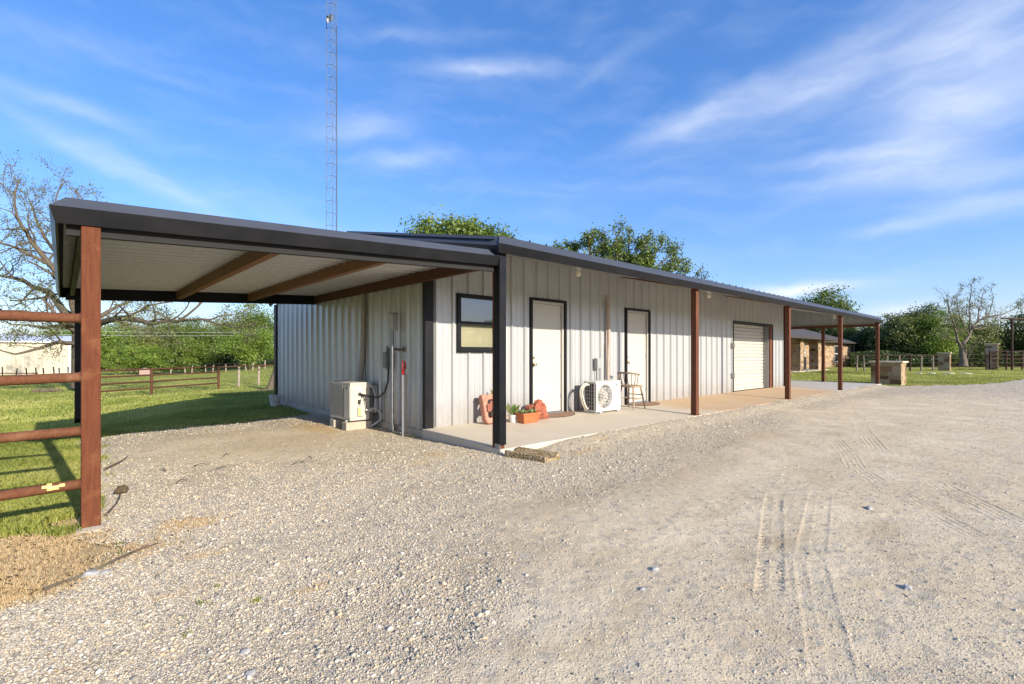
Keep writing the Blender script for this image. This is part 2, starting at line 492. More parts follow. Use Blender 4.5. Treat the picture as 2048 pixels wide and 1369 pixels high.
def sstep(x, a, b):
    t = np.clip((x - a) / (b - a), 0, 1); return t*t*(3-2*t)

def lawn_z(x, y):
    near = .46 * sstep(-x, .6, 4.2) * sstep(y, 5.4, 10.5)
    far = .74 * sstep(y, 11, 24)
    return -np.maximum(near, far) * (1 - sstep(x, 5, 14))

EDGE_R = ([19.3, 20.6, 22, 24, 27, 30, 33, 37, 41, 46, 60], [-.05, -.75, -1.6, -2.45, -3.1, -3.5, -3.75, -3.8, -3.5, -3.2, -3.2])
def gravel_inside(x, y):
    """signed measure: >0 inside the gravel, in metres"""
    n = (vnoise(x, y, .5, 3) - .5) * .35 + (vnoise(x, y, .14, 4) - .5) * .16
    front = np.interp(x, *EDGE_R) - y                     # right lawn edge
    rear = 5.25 + .22 * (x + 2.2) - y                     # grass behind the carport
    left = x + 3.78 + .10 * np.minimum(y, 0) * 0            # grass left of the gate post
    # the left lawn ends towards the camera along a slanted line
    ll = np.interp(x, [-9, -5.2, -4.2, -3.9, -3.55, -3.3], [-1.5, -1.25, -.98, -.86, -.45, .1]) - y
    leftlawn = np.maximum(left, ll)
    g = np.where(x > 19.3, front, np.minimum(rear, leftlawn))
    return g + n

def axis(lo, hi, f0, f1, step, grow=1.06, mx=.35):
    mid = list(np.arange(f0, f1, step)); a = []
    p, s = f0, step
    while p > lo:
        s = min(s * grow, mx); p -= s; a.append(p)
    b = []; p, s = mid[-1], step
    while p < hi:
        s = min(s * grow, mx); p += s; b.append(p)
    return np.array(a[::-1] + mid + b)

def sand_map(x, y):
    line = np.interp(x, [-6, -3.2, -1.6, 1.6, 11, 20, 30, 60], [-4.4, -2.85, -1.85, -1.15, -.75, -2.0, -5, -6])
    s = sstep(line - y + (vnoise(x, y, 1.3, 11) - .5) * 1.3, -.85, 1.15)
    s2 = np.exp(-(((x + 1.9) / 1.7)**2 + ((y - 2.9) / 1.5)**2)) * 1.1
    far = sstep(x, 9, 20)
    return np.clip(np.maximum(s * (1 - .6*far), s2), 0, 1)

STRAW = [(-3.75, -.72, .42, .26, 1.0), (-3.25, -1.1, .35, .12, .55), (-3.55, -1.55, .4, .1, .6), (-3.0, -1.95, .16, .07, .8), (-3.3, -.38, .28, .2, .9), (-.6, .5, .3, .25, .7), (-.95, .25, .35, .2, .6),
         (1.0, -.55, .35, .2, .6), (1.6, -.3, .4, .16, .55), (-.62, 1.6, .5, .3, .45), (-.85, 3.7, .45, 1.2, .75), (-.7, 4.7, .8, .9, .5), (.75, -.62, .2, .12, .7), (-1.8, 1.0, .5, .2, .35), (-3.9, -2.0, .3, .1, .6), (2.6, -.35, .3, .12, .5)]
DAMP = [(.25, -3.74, .3, .13, .6), (-.5, -3.35, .22, .12, .7), (-.85, -3.3, .25, .1, .5), (4.7, -2.3, .35, .16, .55), (-4.05, -2.15, .12, .06, .4), (.9, -2.0, 1.2, .30, .5), (-.7, -1.8, .9, .28, .55), (-2.2, -2.25, .8, .22, .5), (3.4, -1.55, 1.6, .28, .48), (-1.6, 2.6, 1.1, .9, .55), (-2.4, 4.2, 1.1, .7, .6), (-.9, 4.4, .7, 1.0, .6), (-1.0, .9, .6, .4, .42), (-2.9, 1.3, .5, .4, .35), (-1.2, -.7, .9, .25, .28), (5.8, -2.9, 1.6, .3, .25), (2.2, -2.9, .9, .2, .22)]
def dry_map(x, y):
    d = sstep(-y, -.95, .25) * sstep(-x, 2.9, 3.3) * (1 - .55 * sstep(-x, 4.6, 7)) * (1 - sstep(-y, 2.2, 3))
    return np.clip(d * (.72 + .6 * vnoise(x, y, .45, 66)) - .45 * sstep(vnoise(x, y, .3, 67), .62, .8) * sstep(y, -1.0, -.6), 0, 1)

def blobs(x, y, L):
    o = np.zeros_like(x)
    for cx, cy, sx, sy, s in L:
        o = np.maximum(o, s * np.exp(-(((x-cx)/sx)**2 + ((y-cy)/sy)**2)))
    return o

# tyre tracks: (polyline, half-width, grooves)
TRACKS = [
    ([(-2.05, -3.83), (-1.83, -3.76), (-.8, -3.40), (.15, -3.07), (.9, -2.83)], .075, 'bar'),
    ([(-1.95, -4.03), (-1.7, -3.95), (-.7, -3.58), (.65, -3.25), (1.3, -3.1)], .085, 'line'),
    ([(1.0, -4.46), (1.55, -4.14), (1.92, -3.92), (2.5, -3.68)], .10, 'rib'),
    ([(.5, -4.26), (1.1, -3.86), (1.75, -3.45), (2.35, -3.13), (3.2, -2.85), (4.64, -2.28)], .09, 'rib'),
    ([(3.6, -3.1), (4.4, -2.85), (5.6, -2.48), (6.8, -2.2)], .10, 'rib'),
]
def track_height(x, y):
    h = np.zeros_like(x); press = np.zeros_like(x)
    for pts, hw, kind in TRACKS:
        P = np.array(pts); best = np.full(x.shape, 9.0); sg = np.zeros_like(x); al = np.zeros_like(x)
        acc = 0.0; total = 0.0
        for a, b in zip(P[:-1], P[1:]):
            d = b - a; L = np.hypot(*d); d = d / L
            tt = (x-a[0])*d[0] + (y-a[1])*d[1]; t = np.clip(tt, 0, L)
            qx = x - a[0] - d[0]*t; qy = y - a[1] - d[1]*t
            ds = np.hypot(qx, qy); side = (x-a[0])*(-d[1]) + (y-a[1])*d[0]
            m = ds < best
            best = np.where(m, ds, best); sg = np.where(m, side, sg); al = np.where(m, acc + t, al); acc += L
        ends = sstep(al, 0.0, .3) * sstep(acc - al, 0.0, .7)
        patch = sstep(vnoise(al * 1.0, al * 0 + hw * 50 + len(pts), .35, 21) + .25*(vnoise(x, y, .12, 22) - .5), .10, .5) * ends * .52
        inside = sstep(hw - best, -.02, .015)
        h -= .003 * inside * patch
        e = np.exp(-((np.abs(sg) - hw) / .009)**2)
        h += .005 * e * patch * (best < hw + .06)
        if kind == 'bar':
            ph = al / .055 + np.abs(sg) * 11
            lug = (np.abs((ph % 1) - .5) < .2) & (np.abs(sg) > .028) & (np.abs(sg) < hw - .012)
            h -= .010 * lug * patch * sstep(vnoise(x, y, .09, 77), .3, .5) * sstep(.55 - al*0, 0, .5)
            h += .003 * np.exp(-(sg / .008)**2) * patch
        elif kind == 'rib':
            h += .0024 * np.cos(sg * 2 * np.pi / .05) * inside * patch
        else:
            h += .003 * np.exp(-((sg - .02) / .008)**2) * patch
        press = np.maximum(press, inside * patch)
    return h, press

def ground_z(x, y):
    berm = np.exp(-(np.clip(-.10 - y, 0, 9) / .34)**2) * (y < .2) * sstep(x, .35, 1.3) * (1 - sstep(x, 19.0, 19.6))
    return .069 * berm

def surf_z(X, Y, sand, hh):
    z = .018 * (vnoise(X, Y, .8, 41) - .5) + .012 * (vnoise(X, Y, .21, 42) - .5) * (1 - .6*sand) + .008 * (vnoise(X, Y, .07, 43) - .5) * (1 - .75*sand) + hh
    return z + ground_z(X, Y) + .003 * (vnoise(X, Y, .033, 44) - .5)

def multi_axis(lo, hi, spans, grow, mx):
    core = []
    for a, b, st in spans: core += list(np.arange(a, b - 1e-9, st))
    a = []; p, s = core[0], spans[0][2]
    while p > lo:
        s = min(s * grow, mx); p -= s; a.append(p)
    b = []; p, s = core[-1], spans[-1][2]
    while p < hi:
        s = min(s * grow, mx); p += s; b.append(p)
    return np.array(a[::-1] + core + b)

def build_ground():
    # lawn: reaches the horizon
    xs = np.concatenate([np.linspace(-900, -60, 18), axis(-59, 70, -8, -3, .06, 1.05, 1.2), np.linspace(75, 900, 18)])
    ys = np.concatenate([np.linspace(-900, -60, 18), axis(-59, 90, -1.6, 1.5, .06, 1.05, 1.2), np.linspace(95, 900, 18)])
    X, Y = np.meshgrid(xs, ys, indexing='ij')
    g = gravel_inside(X, Y)
    z = -.02 + .05 * (vnoise(X, Y, 1.1, 31) - .5) + .02 * (vnoise(X, Y, .23, 32) - .5) - .12 * sstep(g, .05, .5)
    z += lawn_z(X, Y)
    straw = dry_map(X, Y)
    idx = np.arange(X.size).reshape(X.shape)
    fc = np.stack([idx[:-1, :-1].ravel(), idx[1:, :-1].ravel(), idx[1:, 1:].ravel(), idx[:-1, 1:].ravel()], 1)
    o = np_mesh('lawn', np.stack([X.ravel(), Y.ravel(), z.ravel()], 1), fc, LAWN, extra={'straw': straw.ravel()}, smooth=True)
    tag(o, kind='structure')
    # gravel drive
    xs = multi_axis(-7, 62, [(-4.6, -2.3, .018), (-2.3, 2.6, .0095), (2.6, 5.2, .018)], 1.035, .5)
    ys = multi_axis(-24, 6.8, [(-4.7, -2.6, .0095), (-2.6, 1.6, .018)], 1.05, .5)
    X, Y = np.meshgrid(xs, ys, indexing='ij')
    g = gravel_inside(X, Y)
    hh, press = track_height(X, Y)
    sand = np.clip(sand_map(X, Y) + press * .3, 0, 1)
    z = surf_z(X, Y, sand, hh)
    z -= .13 * (1 - sstep(g, -.12, .12))
    keep = g > -.3
    idx = np.arange(X.size).reshape(X.shape)
    k = keep[:-1, :-1] | keep[1:, 1:] | keep[1:, :-1] | keep[:-1, 1:]
    fc = np.stack([idx[:-1, :-1][k], idx[1:, :-1][k], idx[1:, 1:][k], idx[:-1, 1:][k]], 1)
    used = np.unique(fc); remap = np.full(X.size, -1); remap[used] = np.arange(len(used))
    V = np.stack([X.ravel(), Y.ravel(), z.ravel()], 1)[used]
    o = np_mesh('gravel_drive', V, remap[fc], GRAVEL, smooth=True,
                extra={'sand': sand.ravel()[used], 'straw': blobs(X, Y, STRAW).ravel()[used], 'damp': blobs(X, Y, DAMP).ravel()[used], 'far': np.zeros(len(used))})
    tag(o, kind='structure')

ICO_V = None
def ico():
    import bmesh
    bm = bmesh.new(); bmesh.ops.create_icosphere(bm, subdivisions=1, radius=1.0)
    v = np.array([x.co[:] for x in bm.verts]); f = np.array([[q.index for q in p.verts] for p in bm.faces]); bm.free()
    return v, f

def view_points(n, px0, px1, w0, w1, power=1.0):
    """random ground points in a wedge in front of the camera, even per ground area when power = 1"""
    px = rng.uniform(px0, px1, n)
    u = rng.random(n)
    w = np.sqrt(w0**2 + u * (w1**2 - w0**2)) if power == 1 else w0 * (w1 / w0)**u
    r = (px - CX) / F
    return CAM[0] + w*(r*ST+CT), CAM[1] + w*(-r*CT+ST), w

def scatter_chips(name_list, bv, bf, ncand, w1, mean, sd_, lo, hi, densk, sandy=False):
    X, Y, W = view_points(int(ncand*1.1), -160, 2210, 1.4, w1, 0)
    g = gravel_inside(X, Y); s = sand_map(X, Y)
    slab = (X > -.06) & (Y > -.08) & (X < 20)
    bld = (X > -.02) & (Y > 0)
    dens = (.07 + .07*vnoise(X, Y, .5, 51)) * np.clip(s*1.3, 0, 1) + .95 * np.clip(1 - s*1.05 + (vnoise(X, Y, .35, 53) - .5)*.6*(s > .02), 0, 1)**1.6 * np.clip(.5 + vnoise(X, Y, .6, 52), 0, 1)
    if sandy: dens = np.clip(s, 0, 1) * np.clip(vnoise(X, Y, .4, 57)*1.2 + .5*vnoise(X, Y, .11, 58) - .25, .05, .85)
    st = blobs(X, Y, STRAW)
    keep = (g > .02) & ~slab & ~bld & (rng.random(len(X)) < dens * densk * (1 - .6*st))
    X, Y, W, s = X[keep], Y[keep], W[keep], s[keep]
    n = len(X)
    size = np.exp(rng.normal(np.log(mean), sd_, n)) * np.clip(.75 + W * .085, .8, 1.9)
    size *= np.where(s > .5, .75, 1.0)
    size = np.clip(size, lo, hi)
    sc = np.stack([rng.uniform(.8, 1.4, n), rng.uniform(.55, 1.0, n), rng.uniform(.4, .8, n)], 1) * size[:, None]
    nv = len(bv)
    P = bv[None] * (1 + rng.uniform(-.35, .35, (n, nv, 1))) + rng.uniform(-.18, .18, (n, nv, 3))
    P = P * sc[:, None, :]
    a = rng.uniform(0, 2*np.pi, n); tl = rng.normal(0, .45, n)
    ca, sa = np.cos(a)[:, None], np.sin(a)[:, None]; ct, st_ = np.cos(tl)[:, None], np.sin(tl)[:, None]
    x, y, z = P[..., 0], P[..., 1], P[..., 2]
    y, z = y*ct - z*st_, y*st_ + z*ct
    x, y = x*ca - y*sa, x*sa + y*ca
    sink = np.where(s > .5, rng.uniform(-.1, .3, n), rng.uniform(.0, .5, n))
    V = np.stack([x + X[:, None], y + Y[:, None], z + (sc[:, 2] * sink + surf_z(X, Y, s, track_height(X, Y)[0]))[:, None]], 2).reshape(-1, 3)
    Fc = (bf[None] + (np.arange(n) * nv)[:, None, None]).reshape(-1, 3)
    return V, Fc, np.repeat(np.clip(rng.beta(1.4, 1.7, n), 0, 1), nv)

def build_stones():
    bv, bf = ico()
    ov = np.array([(1, 0, 0), (-1, 0, 0), (0, 1, 0), (0, -1, 0), (0, 0, 1), (0, 0, -1)], float)
    of = np.array([(0, 2, 4), (2, 1, 4), (1, 3, 4), (3, 0, 4), (2, 0, 5), (1, 2, 5), (3, 1, 5), (0, 3, 5)])
    A = scatter_chips(None, bv, bf, 110000, 14, .0054, .42, .0045, .016, .9)
    B = scatter_chips(None, ov, of, 620000, 18, .0039, .35, .0024, .010, 1.0)
    C_ = scatter_chips(None, ov, of, 420000, 7, .0026, .4, .0014, .006, 1.0, True)
    V = np.concatenate([A[0], B[0], C_[0]]); Fc = np.concatenate([A[1], B[1] + len(A[0]), C_[1] + len(A[0]) + len(B[0])]); T = np.concatenate([A[2], B[2], C_[2]])
    o = np_mesh('gravel', V, Fc, STONE, tint=T)
    tag(o, 'loose grey white and tan gravel stones strewn over the drive', 'gravel', kind='stuff')

def blades(name, X, Y, Z, h, wd, mat, label, cat, lean=.5, tint=None):
    n = len(X)
    a = rng.uniform(0, 2*np.pi, n); b = rng.uniform(0, 2*np.pi, n)
    dx, dy = np.cos(a)*wd/2, np.sin(a)*wd/2
    lx, ly = np.cos(b)*h*lean*rng.random(n), np.sin(b)*h*lean*rng.random(n)
    V = np.empty((n, 5, 3))
    V[:, 0] = np.stack([X-dx, Y-dy, Z-.01], 1); V[:, 1] = np.stack([X+dx, Y+dy, Z-.01], 1)
    V[:, 2] = np.stack([X+dx*.8+lx*.4, Y+dy*.8+ly*.4, Z+h*.6], 1); V[:, 3] = np.stack([X+lx, Y+ly, Z+h], 1)
    V[:, 4] = np.stack([X-dx*.8+lx*.4, Y-dy*.8+ly*.4, Z+h*.6], 1)
    o5 = (np.arange(n)*5)[:, None]
    Fc = o5 + np.array([[0, 1, 2, 3, 4]])
    if tint is None: tint = rng.random(n)
    o = np_mesh(name, V.reshape(-1, 3), Fc, mat, tint=np.repeat(tint, 5))
    return tag(o, label, cat, kind='stuff')

def build_grass():
    Xs, Ys, Hs, Ws, Ts = [], [], [], [], []
    def put(n, px0, px1, w0, w1, hm, wm, pw=1):
        X, Y, W = view_points(n, px0, px1, w0, w1, pw)
        g = gravel_inside(X, Y)
        k = (g < .1 - .25*rng.random(n)) & ~((X > -.1) & (Y > -.1) & (X < 19.8) & (Y < 8.7)) & ~((X > 14) & (X < 20) & (Y < 9) & (Y > -1)) & ~((X > 20.6) & (X < 21.9) & (Y > -.6) & (Y < .6))
        st = dry_map(X, Y)
        k &= rng.random(n) > st * 1.25 + (vnoise(X, Y, .3, 64) - .5) * .8 * (st > .15)
        k &= ~((X > 33.5) & (X < 60) & (Y > 7))
        X, Y, W = X[k], Y[k], W[k]
        n = len(X)
        Xs.append(X); Ys.append(Y)
        patch = vnoise(X, Y, 1.4, 61)
        Hs.append(hm * rng.uniform(.5, 1.35, n) * (.6 + .8*patch)); Ws.append(wm * rng.uniform(.7, 1.3, n))
        Ts.append(np.clip(rng.normal(.42, .2, n) + (vnoise(X, Y, .5, 62) - .5) * .55 + (vnoise(X, Y, 2.6, 63) - .5)*.7, 0, 1))
    put(230000, -40, 240, 3.3, 12, .034, .005, 0)
    put(90000, -800, -40, 3.0, 14, .036, .007, 0)
    put(80000, 195, 620, 6, 16, .034, .008, 0)
    put(90000, -20, 620, 11, 48, .042, .018, 0)
    put(110000, 1575, 2060, 18, 45, .038, .018, 0)
    X, Y, H, W_, T = (np.concatenate(q) for q in (Xs, Ys, Hs, Ws, Ts))
    Z = np.full(len(X), -.01) + .05 * (vnoise(X, Y, 1.1, 31) - .5) + lawn_z(X, Y)
    blades('grass', X, Y, Z, H, W_, GRASSM, 'short mown green lawn grass', 'grass', .9, T)
    # dry straw grass by the gate post
    n = 150000
    X = rng.uniform(-5.3, -2.7, n); Y = rng.uniform(-1.7, .4, n)
    onl = 1 - sstep(gravel_inside(X, Y), .05, .35)
    st = np.maximum(dry_map(X, Y) * onl, 0.55 * blobs(X, Y, STRAW[:6])) * (.35 + 1.1 * vnoise(X, Y, .16, 65))
    k = rng.random(n) < st * .75 - .12
    X, Y = X[k], Y[k]; n = len(X)
    blades('dry_grass', X, Y, np.where(gravel_inside(X, Y) > 0, surf_z(X, Y, sand_map(X, Y), 0), -.02 + .05 * (vnoise(X, Y, 1.1, 31) - .5) + .02 * (vnoise(X, Y, .23, 32) - .5)) + .006, rng.uniform(.003, .013, n), rng.uniform(.0014, .0026, n), DRYM, 'short dried orange straw grass around the gate post base', 'dry grass', 3.4,
           np.clip(rng.normal(.5, .22, n), 0, 1))
    # few green weeds growing in the gravel
    Xs, Ys = [], []
    for cx, cy, r, m in [(-3.62, 1.9, .08, 60), (-3.6, 2.5, .1, 80), (-3.64, 1.35, .07, 50), (-3.62, 3.1, .12, 90), (-3.57, 4.3, .14, 120), (-3.45, -1.75, .015, 25), (-3.25, -1.9, .012, 22), (-3.56, -1.88, .012, 20),
                         (-3.35, -1.6, .012, 20), (-.12, 1.85, .05, 70), (.5, -.2, .04, 40), (-3.1, 4.9, .2, 120), (-3.55, -2.02, .014, 25)]:
        Xs.append(rng.normal(cx, r, m)); Ys.append(rng.normal(cy, r, m))
    X, Y = np.concatenate(Xs), np.concatenate(Ys); n = len(X)
    blades('weeds', X, Y, np.zeros(n), rng.uniform(.01, .028, n), rng.uniform(.003, .006, n), GRASSM, 'small green weeds sprouting through the gravel', 'weeds', 1.2)

build_ground(); build_stones(); build_grass()

# ---------------------------------------------------------------- ribbed steel panels
def rib_breaks(u0, u1, ph, pitch=.305, fl=.036):
    bs = {u0, u1}
    k0 = math.floor((u0 - ph) / pitch) - 1
    pts = []
    k = k0
    while ph + k * pitch < u1 + pitch:
        c = ph + k * pitch
        for du, h in ((-fl, 0), (-.016, .032), (.016, .032), (fl, 0)): pts.append((c + du, h))
        for f in (1/3, 2/3):
            cc = c + pitch * f
            for du, h in ((-.02, 0), (-.008, .006), (.008, .006), (.02, 0)): pts.append((cc + du, h))
        k += 1
    pts.sort()
    us = [p[0] for p in pts]; hs = [p[1] for p in pts]
    out = [(u0, float(np.interp(u0, us, hs)))] + [p for p in pts if u0 < p[0] < u1] + [(u1, float(np.interp(u1, us, hs)))]
    return out

def ribbed(mb, O, U, N, u0, u1, z0, z1, ph=0.0, V=(0, 0, 1), pitch=.305):
    O, U, N, V = Vector(O), Vector(U), Vector(N), Vector(V)
    f0 = z0 if callable(z0) else (lambda u: z0)
    f1 = z1 if callable(z1) else (lambda u: z1)
    br = rib_breaks(u0, u1, ph, pitch)
    vs = []; fs = []
    for u, h in br:
        vs.append(O + U*u + N*h + V*f0(u)); vs.append(O + U*u + N*h + V*f1(u))
    for i in range(len(br)-1):
        fs.append((2*i, 2*i+2, 2*i+3, 2*i+1))
    mb.add(vs, fs)

# ---------------------------------------------------------------- the metal building
EV, SL = 2.62, .20          # eave height, roof slope
DEP, LEN, END = 8.5, 14.42, 19.45
RID = DEP / 2
YW = 1.65
def roof_z(y): return EV + SL * (y if y < RID else DEP - y)
bld = thing('metal_building', (7, 4, 0), 'long silver ribbed metal workshop with black trim, open porch and two white doors', 'building')

# front wall, cut round its openings
D1, D2_, WN, RU = (2.12, 3.06), (4.99, 5.94), (.55, 1.45), (10.28, 13.28)
zt = roof_z(YW) - .02
FW = MB()
O, U, N = (0, YW, 0), (1, 0, 0), (0, -1, 0)
def fw(u0, u1, a, b): ribbed(FW, O, U, N, u0, u1, a, b, .17)
fw(0, WN[0], .12, zt); fw(WN[0], WN[1], .12, 1.25); fw(WN[0], WN[1], 2.16, zt); fw(WN[1], D1[0], .12, zt)
fw(D1[0], D1[1], 2.22, zt); fw(D1[1], D2_[0], .12, zt); fw(D2_[0], D2_[1], 2.22, zt); fw(D2_[1], RU[0], .12, zt)
fw(RU[0], RU[1], 2.19, zt); fw(RU[1], LEN, .12, zt)
for a, b, z0, z1 in [(0, WN[0], .05, zt), (WN[0], WN[1], .05, 1.25), (WN[0], WN[1], 2.16, zt), (WN[1], D1[0], .05, zt), (D1[0], D1[1], 2.22, zt), (D1[1], D2_[0], .05, zt), (D2_[0], D2_[1], 2.22, zt), (D2_[1], RU[0], .05, zt), (RU[0], RU[1], 2.19, zt), (RU[1], LEN, .05, zt)]:
    FW.box(a, b, YW + .006, YW + .12, z0, z1)
# exposed screws in rows
for zz in (.42, 1.2, 2.3):
    for k in range(47):
        x = .17 + .305 * k + .075
        if any(a - .03 < x < b + .03 for a, b in (D1, D2_)) and zz < 2.25: continue
        if (RU[0] < x < RU[1] and zz < 2.2) or (WN[0] - .05 < x < WN[1] + .05 and 1.15 < zz < 2.2): continue
        FW.lathe([(.0075, 0), (.0075, -.006), (.003, -.009)], (x, YW - .001, zz), 6, 'y')
FW.build('wall', GALV, bld, fix=False)['label'] = 'front wall of silver ribbed steel under the porch'

GW = MB()
ribbed(GW, (0, 0, 0), (0, 1, 0), (-1, 0, 0), YW, DEP, .1, lambda y: roof_z(y) - .03, .02)
GW.box(.006, .12, YW + .125, DEP - .125, .02, 2.5)
for zz in (.42, 1.5, 2.15):
    for k in range(23):
        GW.lathe([(.0075, 0), (.0075, -.006), (.003, -.009)], (-.001, YW + .12 + .305*k, zz), 6, 'x')
GW.build('wall', GALV, bld, fix=False)['label'] = 'end wall of silver ribbed steel under the carport'
BW = MB()
ribbed(BW, (0, DEP, 0), (1, 0, 0), (0, 1, 0), 0, LEN, .1, EV, .1); BW.box(0, LEN, DEP - .12, DEP - .006, .02, EV - .02)
BW.build('wall', GALV, bld, fix=False)
RW = MB()
ribbed(RW, (LEN, 0, 0), (0, 1, 0), (1, 0, 0), YW, DEP, .1, lambda y: roof_z(y) - .03, .1); RW.box(LEN - .12, LEN - .006, YW + .125, DEP - .125, .02, 2.5)
RW.build('wall', GALV, bld, fix=False)
FO = MB(); FO.box(-.03, LEN, YW + .02, DEP + .03, -.15, .098); FO.build('foundation', CONC, bld)

RF = MB()
for sgn in (0, 1):
    def rv(y): return y
    ln = RID
    if sgn == 0: ribbed(RF, (0, .0, roof_z(.0) - .012), (1, 0, 0), (0, -SL, 1), -.12, END, 0, ln, .1, (0, 1, SL))
    else: ribbed(RF, (0, DEP, roof_z(DEP) - .012), (1, 0, 0), (0, SL, 1), -.12, END, 0, ln, .1, (0, -1, SL))
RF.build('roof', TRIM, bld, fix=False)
# underside of the porch roof
CE = MB()
ribbed(CE, (0, .0, roof_z(.0) - .045), (1, 0, 0), (0, SL, -1), 0, END - .02, 0, RID, .25, (0, 1, SL))
ribbed(CE, (0, DEP, roof_z(DEP) - .045), (1, 0, 0), (0, -SL, -1), 0, END - .02, 0, RID, .25, (0, -1, SL))
CE.build('roof_liner', GALV, bld, fix=False)

# sculptured eave and rake trim: (outward, height above eave line)
PROF = [(-.10, .045), (.05, .035), (.155, -.085), (.12, -.19), (.105, -.19), (.135, -.09), (.03, .01), (-.10, .03)]
ET = MB()
secs = []
for x in (None, 4.9, 9.8, 14.7, END + .05):
    secs.append([((-o if x is None else x), -o, EV + dz) for o, dz in PROF])
ET.sweep(secs)
for x in (4.9, 9.8, 14.7):
    ET.sweep([[(xx, -o - .003 if o > 0 else -o, EV + dz + .003) for o, dz in PROF[:4]] for xx in (x - .012, x + .012)], closed=False)
for k in range(64):
    ET.lathe([(.012, 0), (.009, .016), (.003, .02)], (.15 + .305 * k, -.055, EV + .035), 6)
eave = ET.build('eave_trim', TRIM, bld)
def rake(mb, xs_):
    secs = []
    for y in (None, RID, 'end'):
        sec = []
        for o, dz in PROF:
            X_ = xs_ * o if xs_ < 0 else END + o
            if y is None: yy = -o
            elif y == 'end': yy = DEP + o
            else: yy = RID
            zz = EV + dz + SL * (min(yy, DEP - yy))
            sec.append((X_, yy, zz))
        secs.append(sec)
    mb.sweep(secs)
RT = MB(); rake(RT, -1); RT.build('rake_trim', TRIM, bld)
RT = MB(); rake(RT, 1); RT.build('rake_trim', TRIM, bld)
# black header flashing over the carport joint
HF = MB()
HF.prism([(-.012, -.02, 2.44), (-.012, 2.9, 2.44), (-.012, 2.9, roof_z(2.9) - .02), (-.012, -.02, EV - .03)], (-.02, 0, 0))
HF.build('gable_flashing', TRIM, bld)
HB = MB(); HB.prism([(.0, .06, EV - .05), (.0, YW, EV - .05), (.0, YW, roof_z(YW) - .03), (.0, .06, roof_z(.06) - .03)], (.05, 0, 0)); HB.build('gable_panel', GALV, bld)

# corner trims
def corner(name, x, y, sx, sy, z0, z1, w=.13, tk=.012, wx=None):
    mb = MB(); wx = wx or w
    mb.box(min(x, x + sx*wx), max(x, x + sx*wx), min(y - sy*tk, y), max(y - sy*tk, y), z0, z1)
    mb.box(min(x - sx*tk, x), max(x - sx*tk, x), min(y, y + sy*w), max(y, y + sy*w), z0, z1)
    mb.box(min(x - sx*tk, x), max(x - sx*tk, x), min(y - sy*tk, y), max(y - sy*tk, y), z0, z1)
    return mb.build(name, TRIM, bld)
corner('corner_trim', -.036, YW - .036, 1, 1, .1, 2.36, .065, .012, .135)
corner('corner_trim', -.036, DEP + .036, 1, -1, .1, 2.45, .13)
corner('corner_trim', LEN + .02, YW - .036, -1, 1, .12, zt, .13)

# porch posts
def post(x, y, z0, z1, m=REDOX, hw=.055, name='porch_post', base=True):
    mb = MB(); mb.box(x - hw, x + hw, y - hw, y + hw, z0, z1)
    if base: mb.box(x - hw - .035, x + hw + .035, y - hw - .02, y + hw + .02, z0, z0 + .012)
    return mb.build(name, m, bld, bevel=.008)
mb = MB(); mb.box(-.050, .030, -.050, .088, .07, 2.44); pA = mb.build('porch_post', RUST, bld, bevel=.006)
pA['label'] = 'rusty corner post wrapped in black trim'
mb = MB()
mb.box(-.052, .042, -.066, -.055, .12, 2.45); mb.box(-.063, -.052, -.066, .040, .135, 2.45)
mb.build('post_trim', TRIM, pA)
mb = MB(); mb.box(-.058, -.046, -.060, .03, .075, .135); mb.build('post_foot', GALVP, pA)
for x in (4.88, 9.75, 14.4, END - .06): post(x, .0, .075, 2.46)
post(END - .06, 1.84, .09, 2.40)
post(END - .06, DEP - .1, .05, 2.46)
# headers and rafters
HD = MB(); HD.box(.1, END - .12, -.03, .06, 2.505, 2.58); HD.build('header_beam', REDOX, bld)
RAF = []
for x in (4.88, 9.75, 14.4):
    mb = MB(); mb.prism([(x - .05, .06, roof_z(.06) - .16), (x - .05, YW - .02, roof_z(YW) - .06 - .035), (x - .05, YW - .02, roof_z(YW) - .04), (x - .05, .06, roof_z(.06) - .04)], (.1, 0, 0))
    mb.build('rafter', REDOX, bld)
mb = MB()
mb.prism([(.03, YW - .06, zt - .05), (.03, YW - .004, zt - .05), (.03, YW - .004, zt - .01), (.03, YW - .06, zt - .01)], (LEN - .1, 0, 0))
mb.build('wall_top_trim', simple('tan_trim', (.40, .35, .28), .5), bld)
# far open bay: gable panel and beam
GP = MB()
ribbed(GP, (END - .03, 0, 0), (0, 1, 0), (-1, 0, 0), .02, DEP - .02, 2.40, lambda y: roof_z(y) - .05, .1)
GP.box(END - .024, END - .006, .02, DEP - .02, 2.41, 2.56)
gp = GP.build('gable_panel', GALV, bld, fix=False); gp['label'] = 'ribbed steel gable panel over the open end bay'
mb = MB(); mb.box(END - .11, END - .01, .06, DEP - .05, 2.30, 2.395); mb.build('header_beam', REDOX, bld)

